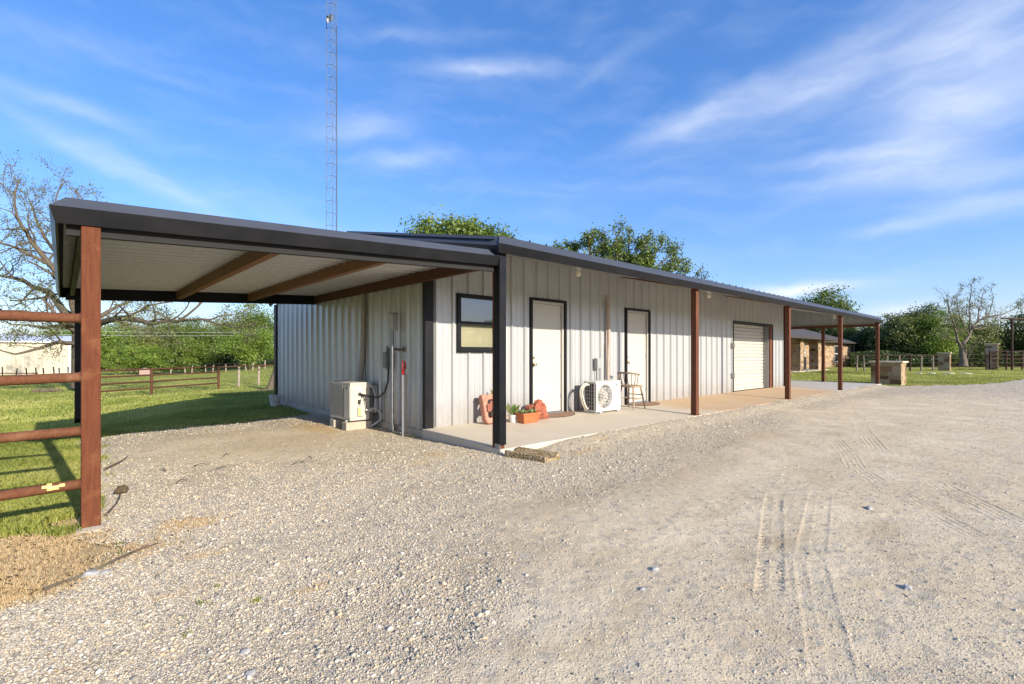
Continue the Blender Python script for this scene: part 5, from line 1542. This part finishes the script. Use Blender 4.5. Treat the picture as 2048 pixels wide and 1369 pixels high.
def grow(mb, r_, p, d, L, rad, lev, tips, wig=.22, up=.05, nch=(3, 5), ang=(.5, 1.1), decay=(.5, .75), minr=.008, seg=None):
    p = np.array(p, float); d = np.array(d, float); d /= np.linalg.norm(d)
    n = max(3, int(L / (seg or .5))); n = min(n, 8)
    pts = [p.copy()]; ds = [d.copy()]
    for i in range(n):
        d = d + r_.normal(size=3)*wig + np.array([0, 0, up]); d /= np.linalg.norm(d)
        p = p + d*L/n; pts.append(p.copy()); ds.append(d.copy())
    er = max(rad*.45, minr)
    mb.tube(pts, [rad + (er - rad)*i/n for i in range(n+1)], 8 if rad > .12 else (6 if rad > .04 else 4), caps=False)
    if lev <= 1: tips.extend(pts[1:])
    else: tips.append(pts[-1])
    if lev > 0:
        for k in range(r_.integers(nch[0], nch[1] + 1)):
            t = r_.uniform(.3, 1.0)*n; i = min(int(t), n-1); q = pts[i] + (pts[i+1] - pts[i])*(t - i)
            a = r_.normal(size=3); a -= ds[i]*np.dot(a, ds[i]); a /= np.linalg.norm(a)
            th = r_.uniform(*ang); nd = ds[i]*math.cos(th) + a*math.sin(th)
            grow(mb, r_, q, nd, L*r_.uniform(*decay), max(er*.75, minr), lev-1, tips, wig, up, nch, ang, decay, minr, seg)

def limb(mb, r_, pts, r0, r1, tips, lev, child_L, nch, wig=.22, up=.03, minr=.008, ang=(.5, 1.2), cn=(3, 5)):
    pts = [np.array(p, float) for p in pts]
    # smooth and roughen
    fine = []
    for a, b in zip(pts[:-1], pts[1:]):
        for k in range(3): fine.append(a + (b - a)*k/3 + r_.normal(size=3)*.02*np.linalg.norm(b-a))
    fine.append(pts[-1]); n = len(fine)
    mb.tube(fine, [r0 + (r1 - r0)*i/(n-1) for i in range(n)], 9 if r0 > .1 else 6, caps=False)
    for k in range(nch):
        t = r_.uniform(.25, 1.0)*(n-1); i = min(int(t), n-2); q = fine[i] + (fine[i+1]-fine[i])*(t-i)
        dd = fine[i+1] - fine[i]; dd /= np.linalg.norm(dd)
        a = r_.normal(size=3); a[2] += .35; a -= dd*np.dot(a, dd); a /= np.linalg.norm(a)
        th = r_.uniform(*ang); rr_ = (r0 + (r1 - r0)*i/(n-1))
        grow(mb, r_, q, dd*math.cos(th) + a*math.sin(th), child_L*r_.uniform(.6, 1.3), max(rr_*.45, minr*1.3), lev, tips, wig, up, cn, (.4, 1.0), (.5, .75), minr)
    dd = fine[-1] - fine[-2]
    grow(mb, r_, fine[-1], dd, child_L, r1, lev, tips, wig, up, cn, (.4, 1.0), (.5, .75), minr)

def crown_points(r_, c, rad, nclump, per, clump_r, flat=0.0, lump=.35, shell=.45):
    """leaf centres gathered in clumps inside an uneven ellipsoid"""
    c = np.array(c); rad = np.array(rad)
    d = r_.normal(size=(nclump, 3)); d /= np.linalg.norm(d, axis=1)[:, None]
    ph = r_.uniform(0, 6.28, 9)
    bump = 1 + lump*(.5*np.sin(d[:, 0]*3.1 + ph[0])*np.sin(d[:, 2]*3.7 + ph[1]) + .5*np.sin(d[:, 1]*4.3 + ph[2] + d[:, 0]*2) + .35*np.sin(d[:, 2]*7 + d[:, 0]*5 + ph[3]))
    rr_ = np.minimum((shell + (1 - shell)*r_.random(nclump)**.6) * bump, 1.22)
    C = c + d*rad*rr_[:, None]
    tint = np.clip(.5 + r_.normal(0, .16, nclump), 0, 1)
    cr = clump_r*r_.uniform(.6, 1.4, nclump)
    P = C[:, None, :] + r_.normal(size=(nclump, per, 3))*cr[:, None, None]*np.array([.55, .55, .42])
    T = np.clip(tint[:, None] + r_.normal(0, .16, (nclump, per)), 0, 1)
    return P.reshape(-1, 3), T.ravel(), C

def leafy(px, w, top, bot, half, mat_, label, cat='tree', group=None, seed=1, leaf=.2, n=9000, trunk_r=.2, depth=1.0, bark=BARKD, clump=.14, loose=0.0, name='tree', shell=.35, per=60):
    """tree at bearing px and distance w; top, bot (crown) and half width given in photo pixels"""
    r_ = np.random.default_rng(seed)
    b = low(px, w); k = w / F
    zt_ = CAM[2] + (HY - top)*k; zb = max(b[2] + .25, CAM[2] + (HY - bot)*k); R_ = half*k
    c = np.array([b[0], b[1], (zt_ + zb)/2]); rad = np.array([R_, R_*depth, (zt_ - zb)/2])
    t = thing(name, b, label, cat, group)
    ncl = max(20, n // per)
    P, T, C = crown_points(r_, c, rad*.92, ncl, per, clump*(R_ + rad[2]), lump=.35 + loose, shell=shell)
    keep = P[:, 2] > b[2] + .05; P, T = P[keep], T[keep]
    leaf_mesh('crown', P, leaf, mat_, t, T, r_=r_)
    mb = MB(); hz = zb + (zt_ - zb)*.35
    mb.tube([(b[0], b[1], b[2] - .15), (b[0] + .03*w*.05, b[1], hz*.4), (b[0], b[1] + .1, hz)], [trunk_r*1.25, trunk_r, trunk_r*.7], 9, caps=False)
    pick = C[r_.choice(len(C), min(len(C), 38), replace=False)]
    for q in pick:
        s0 = np.array([b[0], b[1] + .05, hz*r_.uniform(.5, 1)]); mid = s0 + (q - s0)*.5 + np.array([0, 0, .12*R_])*r_.uniform(-.3, 1)
        mb.tube([s0, mid, q], [trunk_r*.42, trunk_r*.26, trunk_r*.07], 5, caps=False)
    mb.build('trunk', bark, t, smooth=True, fix=False)
    return t

# the spreading bare oak at the left
def spreading_oak():
    r_ = np.random.default_rng(12)
    W = 27
    t = thing('oak_tree', ground(166, W), 'huge spreading oak with bare twisting limbs and tiny spring leaves', 'tree')
    mb = MB(); tips = []
    def L(*a): return [at(px, py, W + dw) for px, py, dw in a]
    trunk = L((168, 775, 0), (166, 715, 0), (163, 680, 0), (160, 650, .1))
    mb.tube(trunk, [.62, .46, .42, .36], 12, caps=False)
    S = [
        (L((160, 655, 0), (142, 590, -.4), (100, 530, -1), (62, 480, -1.5), (35, 435, -2)), .22, .06, 15, 2.0),
        (L((160, 650, 0), (150, 590, .5), (128, 530, 1.2), (118, 470, 1.6), (112, 420, 2)), .22, .05, 15, 1.9),
        (L((162, 660, 0), (204, 643, -1), (250, 636, -2), (300, 646, -2.4), (355, 644, -2.6), (400, 639, -3)), .2, .05, 13, 1.7),
        (L((355, 644, -2.6), (385, 622, -2.4), (412, 598, -2.2), (435, 580, -2)), .07, .03, 7, 1.2),
        (L((400, 639, -3), (440, 650, -3.3), (470, 655, -3.5)), .06, .025, 6, 1.0),
        (L((163, 650, 0), (205, 632, 1.5), (236, 612, 2.5), (275, 600, 3)), .16, .04, 10, 1.8),
        (L((157, 640, 0), (100, 588, 1), (45, 560, 2), (-25, 545, 2.5)), .2, .06, 14, 1.8),
        (L((157, 655, 0), (112, 640, -2), (60, 625, -3), (5, 622, -4)), .15, .04, 11, 1.6),
        (L((164, 690, 0), (120, 684, -1.5), (73, 699, -2.2), (30, 709, -2.6)), .13, .045, 7, 1.0),
        (L((162, 668, 0), (128, 652, -1), (86, 655, -1.5), (45, 650, -2)), .12, .04, 8, 1.3),
        (L((160, 650, 0), (158, 570, 0), (165, 490, .2), (172, 430, .2)), .2, .05, 13, 1.7),
        (L((100, 530, -1), (60, 510, -1.5), (15, 490, -2), (-30, 480, -2)), .1, .035, 9, 1.7),
        (L((128, 530, 1.2), (90, 480, 2), (70, 430, 2.5), (58, 400, 2.6)), .1, .03, 8, 1.5),
        (L((250, 636, -2), (300, 612, -1.6), (345, 604, -1.2)), .07, .03, 6, 1.2),
    ]
    for pts, a, b_, nc, cl in S: limb(mb, r_, pts, a, b_, tips, 2, cl, max(4, int(nc*.68)), .26, .02, .009, (.5, 1.25), (2, 4))
    mb.build('trunk', BARKD, t, smooth=True, fix=False)
    tips = np.array(tips); k = r_.random(len(tips)) < .75; tips = tips[k]
    C = (tips[:, None, :] + r_.normal(size=(len(tips), 5, 3))*.15).reshape(-1, 3)
    leaf_mesh('crown', C, .095, LEAF_BUD, t, r_.random(len(C)), r_=r_)
    return len(tips)
spreading_oak()

def lawn_tree():
    r_ = np.random.default_rng(5); W = 27.5
    t = thing('bare_tree', ground(1928, W), 'nearly bare forked grey tree on the lawn with few young leaves', 'tree')
    mb = MB(); tips = []
    def Z(x, y): return 1780 + x/6.224, 560 + y/6.224
    def L(*a):
        o = []
        for x, y, dw in a: px, py = Z(x, y); o.append(at(px, py, W + dw))
        return o
    mb.tube([*L((915, 1075, 0), (915, 1010, 0), (900, 930, 0), (892, 850, 0))], [.22, .165, .15, .12], 10, caps=False)
    for pts, a, b_, nc, cl in [
        (L((892, 860, 0), (845, 760, -.2), (825, 680, -.3), (800, 560, -.5), (755, 450, -.7), (722, 300, -.8)), .12, .035, 12, 1.1),
        (L((860, 800, 0), (800, 745, .4), (720, 725, .6), (610, 700, .8)), .07, .025, 7, .8),
        (L((892, 850, 0), (930, 770, .2), (990, 695, .4), (1020, 600, .5), (1090, 520, .7), (1180, 465, .8), (1250, 390, .9), (1285, 230, 1)), .14, .03, 15, 1.1),
        (L((1180, 465, .8), (1300, 445, .9), (1400, 430, 1), (1520, 380, 1.1), (1620, 310, 1.2)), .055, .02, 12, .8),
        (L((1000, 650, .4), (995, 500, .2), (990, 360, .1), (1005, 200, 0), (1010, 80, 0)), .08, .02, 11, .8),
        (L((990, 690, .4), (930, 600, 0), (880, 480, -.3), (835, 350, -.4), (830, 220, -.4)), .07, .022, 12, .9),
        (L((1090, 520, .7), (1110, 400, 1), (1140, 280, 1.2), (1150, 200, 1.2)), .06, .02, 9, .8),
        (L((935, 1030, 0), (945, 950, .2), (950, 860, .3), (940, 800, .4)), .06, .025, 4, .4),
        (L((950, 1000, 0), (985, 930, -.2), (1010, 870, -.3), (1050, 810, -.4)), .055, .02, 7, .5),
        (L((800, 560, -.5), (720, 540, -.8), (650, 490, -1)), .06, .02, 8, .9),
        (L((1020, 600, .5), (1120, 620, .9), (1200, 590, 1.2)), .05, .02, 7, .8),
    ]: limb(mb, r_, pts, a*.66, b_*.6, tips, 2, cl*.62, nc, .2, .05, .006, (.4, 1.0), (2, 3))
    mb.build('trunk', BARKG, t, smooth=True, fix=False)
    tips = np.array(tips); tips = tips[r_.random(len(tips)) < .34]
    C = (tips[:, None, :] + r_.normal(size=(len(tips), 2, 3))*.08).reshape(-1, 3)
    leaf_mesh('crown', C, .085, LEAF_OLIVE, t, r_.random(len(C))*.8, r_=r_)
lawn_tree()

# trees behind the building
def oak_behind():
    leafy(916, 36, 436, 660, 142, LEAF_OAK, 'rounded dense yellow green tree top showing above the building roof', seed=21, leaf=.24, n=100000, trunk_r=.3, clump=.07, loose=-.2, shell=.2)
oak_behind()
def loose_tree():
    r_ = np.random.default_rng(33); W = 33
    t = thing('tree', ground(1240, W), 'airy green tree with upswept twigs showing above the porch roof', 'tree')
    mb = MB(); tips = []
    base = ground(1240, W); mb.tube([(base[0], base[1], -.1), (base[0], base[1], 2.0), tuple(at(1240, 620, W))], [.35, .26, .22], 10, caps=False)
    def L(*a): return [at(px, py, W + dw) for px, py, dw in a]
    tipsxy = [(1128, 500, -.8), (1150, 486, .9), (1178, 476, -.4), (1205, 470, .7), (1232, 464, -.8), (1258, 470, .3), (1285, 476, -.6), (1312, 482, .8), (1335, 492, -.3), (1345, 520, .6), (1318, 530, -1), (1190, 520, 1.2), (1260, 515, 1.3)]
    for pts, nc in [(L((1240, 630, 0), ((1240*1.2 + px)/2.2, 560 + (py - 480)*.5, dw*.5), (px, py + 24, dw)), 10) for px, py, dw in tipsxy]:
        limb(mb, r_, pts, .13, .04, tips, 2, .8, nc, .18, .10, .010, (.4, 1.0), (3, 4))
    mb.build('trunk', BARKD, t, smooth=True, fix=False)
    tips = np.array(tips); n = len(tips)
    lo = tips[:, 2]; dens = np.clip(.85 - (lo - lo.min())/(lo.max()-lo.min())*.35, .3, 1)
    tips = tips[r_.random(n) < dens]
    per = 6
    C = (tips[:, None, :] + r_.normal(size=(len(tips), per, 3))*.16).reshape(-1, 3)
    T = np.clip(np.repeat(r_.normal(.45, .2, len(tips)), per) + r_.normal(0, .15, len(C)), 0, 1)
    leaf_mesh('crown', C, .16, LEAF_OAK, t, T, r_=r_)
loose_tree()
leafy(1398, 44, 542, 640, 24, LEAF_DARK, 'small dark tree tip peeking over the porch roof left of the end bay', seed=23, leaf=.18, n=3000, trunk_r=.12, loose=.3)
leafy(1652, 62, 577, 725, 62, LEAF_DENSE, 'round green tree rising behind the stone house roof', seed=24, leaf=.24, n=34000, trunk_r=.35, clump=.11)

# trees on the left beyond the fence
LT = [
    (213, 47, 648, 730, 50, LEAF_SPRING, 'bright green bushy tree right beside the big oak trunk', 41, .2),
    (275, 52, 634, 724, 58, LEAF_OLIVE, 'olive green tree under the low right oak limb', 42, .22),
    (345, 56, 640, 726, 60, LEAF_OAK, 'light green tree behind the tip of the low oak limb', 43, .22),
    (408, 58, 646, 728, 48, LEAF_DENSE, 'dark green tree in the middle of the row behind the carport', 44, .22),
    (460, 66, 632, 724, 42, LEAF_OLIVE, 'tall olive tree set behind the others near the end wall', 45, .24),
    (518, 60, 604, 726, 54, LEAF_OAK, 'tallest dark tree right next to the building rear corner', 46, .24),
    (300, 40, 692, 741, 36, LEAF_SPRING, 'low bright green shrub in front of the olive tree', 47, .15),
    (232, 38, 700, 742, 22, LEAF_SPRING, 'lowest bright yellow green shrub beside the oak trunk', 48, .13),
    (385, 42, 686, 741, 38, LEAF_OAK, 'wide mid green shrub in the middle of the row behind the carport', 49, .16),
    (500, 42, 660, 740, 46, LEAF_SPRING, 'bright green leafy tree nearest the building rear corner', 50, .17),
    (450, 45, 690, 741, 30, LEAF_DARK, 'small dark shrub between two bright shrubs behind the carport', 51, .16),
    (40, 60, 662, 735, 70, LEAF_OLIVE, 'olive tree rising behind the cream barn roof', 52, .24),
    (120, 58, 655, 738, 50, LEAF_SPRING, 'light green tree behind the right end of the cream barn', 53, .22),
    (-35, 58, 668, 738, 50, LEAF_DENSE, 'green tree behind the barn at the far edge of the lawn', 54, .22),
]
for px, w, tp, bt, hf, m_, lb, sd, lf_ in LT:
    leafy(px, w*1.22, tp, bt + 5, hf, m_, lb, 'tree' if 'shrub' not in lb else 'shrub', 'trees and shrubs beyond the left lawn', sd, lf_*.95, 15000 if hf > 35 else 7000, .14, clump=.15, loose=.2, shell=.5, per=150, name='tree' if 'shrub' not in lb else 'shrub')
RTS = [
    (1690, 56, 650, 735, 42, LEAF_DARK, 'dark tree just behind the right end of the stone house', 61),
    (1745, 52, 648, 736, 44, LEAF_DARK, 'dark olive tree behind the last porch post', 62),
    (1795, 50, 628, 736, 42, LEAF_OLIVE, 'olive tree right of the last porch post', 63),
    (1832, 50, 610, 736, 38, LEAF_DARK, 'tall dark domed tree left of the bare lawn tree', 64),
    (1868, 48, 622, 736, 40, LEAF_SPRING, 'mid green tree right behind the bare lawn tree on its left side', 65),
    (1925, 50, 648, 736, 46, LEAF_OLIVE, 'green tree directly behind the bare lawn tree trunk', 66),
    (1975, 50, 655, 736, 36, LEAF_OLIVE, 'pale olive tree behind the tall stone pillar', 67),
    (2010, 52, 665, 737, 30, LEAF_DARK, 'small dark tree between the tall pillar and the entrance frame', 68),
    (2060, 48, 630, 738, 42, LEAF_DARK, 'dark tree behind the entrance frame crossbar', 69),
]
for px, w, tp, bt, hf, m_, lb, sd in RTS:
    leafy(px, w, tp, bt, hf, m_, lb, 'tree', 'trees beyond the right lawn', sd, .17, 18000, .16, clump=.14, loose=.2, shell=.5, per=150)

# far woods that read as one mass
def woods(name, spans, w, depth, mat_, label, seed, leaf=.3, dens=34, z0=0.0):
    r_ = np.random.default_rng(seed); Ps, Ts = [], []
    for px0, px1, top in spans:
        n = int((px1 - px0) * dens)
        px = r_.uniform(px0, px1, n); ww = w + r_.uniform(0, depth, n)
        H = (CAM[2] + (HY - top)*w/F) * (.72 + .35*np.interp(px, np.linspace(px0, px1, 12), r_.random(12)))
        H = H + z0; z = H * r_.random(n)**.75 - z0
        r = (px - CX)/F
        Ps.append(np.stack([CAM[0] + ww*(r*ST+CT), CAM[1] + ww*(-r*CT+ST), z + .02], 1)); Ts.append(np.clip(r_.normal(.4, .2, n) + .2*np.sin(px*.09), 0, 1))
    o = leaf_mesh(name, np.concatenate(Ps), leaf, mat_, None, np.concatenate(Ts), r_=r_)
    tag(o, label, 'woods', kind='stuff')
woods('treeline', [(-80, 560, 694)], 80, 8, LEAF_DENSE, 'far green woods behind the left trees', 71, .4, 50, .75)
woods('treeline', [(1560, 2120, 664)], 58, 7, LEAF_DARK, 'dark dense woods closing the right lawn', 72, .34, 60)
woods('treeline', [(180, 560, 716)], 58, 4, LEAF_DARK, 'dark undergrowth below the left trees', 73, .24, 46, .75)
woods('treeline', [(1700, 2120, 702)], 46, 6, LEAF_DARK, 'dark undergrowth below the right trees', 74, .2, 70)
# woods across the road, mirrored in the window
def road_woods():
    r_ = np.random.default_rng(81); n = 16000
    x = r_.uniform(-15, 75, n); y = -42 - r_.uniform(0, 5, n); H = 5.0 + 2.4*np.interp(x, np.linspace(-15, 75, 24), r_.random(24)); z = H*r_.random(n)**.7
    o = leaf_mesh('treeline', np.stack([x, y, z], 1), .75, LEAF_DENSE, None, r_.random(n), r_=r_); tag(o, 'woods across the road mirrored in the window', 'woods', kind='stuff')
road_woods()

# ---------------------------------------------------------------- sky, sun, camera
EL, AZ = R(22.8), R(3.6)                  # sun: elevation, and turn from the -Y axis towards +X
wd = bpy.data.worlds.new('World'); scene.world = wd; wd.use_nodes = True
nt = wd.node_tree; nt.nodes.clear()
def wn(typ, ins=None, **props):
    nd = nt.nodes.new(typ)
    for k, v in props.items(): setattr(nd, k, v)
    for k, v in (ins or {}).items():
        if isinstance(v, bpy.types.NodeSocket): nt.links.new(v, nd.inputs[k])
        else: nd.inputs[k].default_value = v
    return nd
def wm(op, a, b=0.0):
    nd = nt.nodes.new('ShaderNodeMath'); nd.operation = op
    for i, v in enumerate((a, b)):
        if isinstance(v, bpy.types.NodeSocket): nt.links.new(v, nd.inputs[i])
        else: nd.inputs[i].default_value = v
    return nd.outputs[0]
out = wn('ShaderNodeOutputWorld')
sky = wn('ShaderNodeTexSky', sky_type='NISHITA', sun_disc=False, sun_elevation=EL, sun_rotation=math.pi - AZ, altitude=200, air_density=1.0, dust_density=1.1, ozone_density=2.2)
dirv = wn('ShaderNodeTexCoord').outputs['Generated']
sep = wn('ShaderNodeSeparateXYZ', {0: dirv})
azm = wm('ARCTAN2', sep.outputs[0], sep.outputs[1]); ele = wm('ARCSINE', sep.outputs[2])
vec = wn('ShaderNodeCombineXYZ', {0: azm, 1: ele, 2: 0.0}).outputs[0]
warp = wn('ShaderNodeTexNoise', {'Vector': vec, 'Scale': 5.0, 'Detail': 4, 'Roughness': .6})
wv = wn('ShaderNodeVectorMath', {0: warp.outputs['Color'], 1: (.5, .5, .5)}, operation='SUBTRACT').outputs[0]
wv = wn('ShaderNodeVectorMath', {0: wv, 'Scale': .10}, operation='SCALE').outputs[0]
vecw = wn('ShaderNodeVectorMath', {0: vec, 1: wv}, operation='ADD').outputs[0]
vecs = wn('ShaderNodeVectorMath', {0: vec, 1: wn('ShaderNodeVectorMath', {0: wv, 'Scale': .45}, operation='SCALE').outputs[0]}, operation='ADD').outputs[0]
def azel(px, py):
    v = at(px, py, 1) - CAM; v /= np.linalg.norm(v)
    return math.atan2(v[0], v[1]), math.asin(v[2])
CLOUDS = [  # px, py, half length, half height (photo pixels), turn in degrees, strength
    (975, 142, 105, 17, 3, .75), (720, 252, 100, 26, 6, .55), (805, 320, 75, 17, 8, .5),
    (1390, 232, 120, 22, 14, .75), (1540, 200, 190, 34, 16, .5), (1720, 120, 200, 60, 26, .32), (1930, 110, 200, 110, 0, .3),
    (1850, 255, 230, 55, 22, .55), (1960, 190, 200, 80, 20, .5), (1900, 345, 240, 24, -4, .7), (1990, 400, 160, 22, -6, .5), (1930, 60, 200, 50, 25, .5),
    (1650, 320, 150, 14, -4, .4), (120, 205, 180, 15, -8, .42), (150, 290, 220, 17, -24, .4), (330, 370, 160, 16, -26, .35), (560, 430, 220, 20, -12, .22),
    (1790, 447, 90, 12, 2, .6), (1570, 588, 75, 14, 3, 1.0), (1630, 575, 90, 12, 2, .8), (1790, 630, 80, 16, 6, 1.0), (2040, 640, 70, 20, 0, .8), (1240, 120, 120, 16, 20, .25),
    (830, 72, 110, 13, 4, .28), (320, 150, 120, 10, -4, .2), (20, 60, 200, 30, 10, .15), (1150, 380, 300, 25, -3, .12),
]
tot = None
for px, py, hx, hy, rot, s in CLOUDS:
    a0, e0 = azel(px, py)
    r2 = 1 + ((px - CX)**2 + (py - HY)**2) / F**2
    sx = hx / F / (1 + ((px - CX)/F)**2) ; sy = hy / F / math.sqrt(r2)
    mp = wn('ShaderNodeMapping', {'Vector': vecs, 'Location': (a0, e0, 0), 'Rotation': (0, 0, R(rot)), 'Scale': (sx, sy, 1)}, vector_type='TEXTURE')
    ln = wn('ShaderNodeVectorMath', {0: mp.outputs[0], 1: mp.outputs[0]}, operation='DOT_PRODUCT').outputs['Value']
    g = wm('MULTIPLY', wm('POWER', .42, ln), s)
    tot = g if tot is None else wm('ADD', tot, g)
fib = wn('ShaderNodeTexNoise', {'Vector': wn('ShaderNodeMapping', {'Vector': vecw, 'Rotation': (0, 0, R(-12)), 'Scale': (2.2, 9, 1)}).outputs[0], 'Scale': 3.2, 'Detail': 5, 'Roughness': .5}).outputs['Fac']
fib2 = wn('ShaderNodeMapRange', {'Value': fib, 'From Min': .28, 'From Max': .75, 'To Min': .5, 'To Max': 1.0}).outputs[0]
veil = wn('ShaderNodeMapRange', {'Value': fib, 'From Min': .45, 'From Max': .85, 'To Min': 0, 'To Max': .10}).outputs[0]
dens = wm('MINIMUM', wm('ADD', wm('MULTIPLY', wm('MULTIPLY', tot, fib2), .60), veil), .88)
skyg = wn('ShaderNodeGamma', {'Color': sky.outputs[0], 'Gamma': .76}).outputs[0]
skyc = wn('ShaderNodeHueSaturation', {'Color': skyg, 'Hue': .5, 'Saturation': 1.42, 'Value': 1.0}).outputs[0]
tintn = wn('ShaderNodeMix', data_type='RGBA', blend_type='MULTIPLY'); tintn.inputs[0].default_value = 1.0; nt.links.new(skyc, tintn.inputs[6]); tintn.inputs[7].default_value = (1.36, 1.42, 1.84, 1); skyc = tintn.outputs[2]
cm = wn('ShaderNodeMix', data_type='RGBA'); nt.links.new(dens, cm.inputs[0]); nt.links.new(skyc, cm.inputs[6]); cm.inputs[7].default_value = (5.5, 5.8, 6.4, 1)
bg = wn('ShaderNodeBackground', {'Color': cm.outputs[2], 'Strength': .12}); nt.links.new(bg.outputs[0], out.inputs[0])

sl_ = bpy.data.lights.new('sun', 'SUN'); sl_.energy = 4.5; sl_.angle = R(.5); sl_.color = (1.0, .90, .76)
so_ = bpy.data.objects.new('sun', sl_); COL.objects.link(so_)
sd_ = Vector((math.sin(AZ)*math.cos(EL), -math.cos(AZ)*math.cos(EL), math.sin(EL)))
so_.rotation_euler = sd_.to_track_quat('Z', 'Y').to_euler(); so_.location = (0, -20, 20)

cam = bpy.data.cameras.new('camera'); co = bpy.data.objects.new('camera', cam); COL.objects.link(co)
cam.sensor_width = 36; cam.lens = F/2048*36; cam.shift_x = 0.0; cam.shift_y = (HY - 684.5)/2048
cam.clip_start = .05; cam.clip_end = 3000
co.location = CAM.tolist(); co.rotation_euler = (math.pi/2, 0, -math.atan2(CT, ST))
scene.camera = co
scene.view_settings.view_transform = 'Standard'; scene.view_settings.look = 'None'
scene.view_settings.exposure = .68; scene.view_settings.gamma = 1.0
scene.cycles.use_denoising = True
scene.cycles.max_bounces = 6; scene.cycles.diffuse_bounces = 4; scene.cycles.transparent_max_bounces = 8
scene.cycles.use_adaptive_sampling = True; scene.cycles.adaptive_threshold = .01
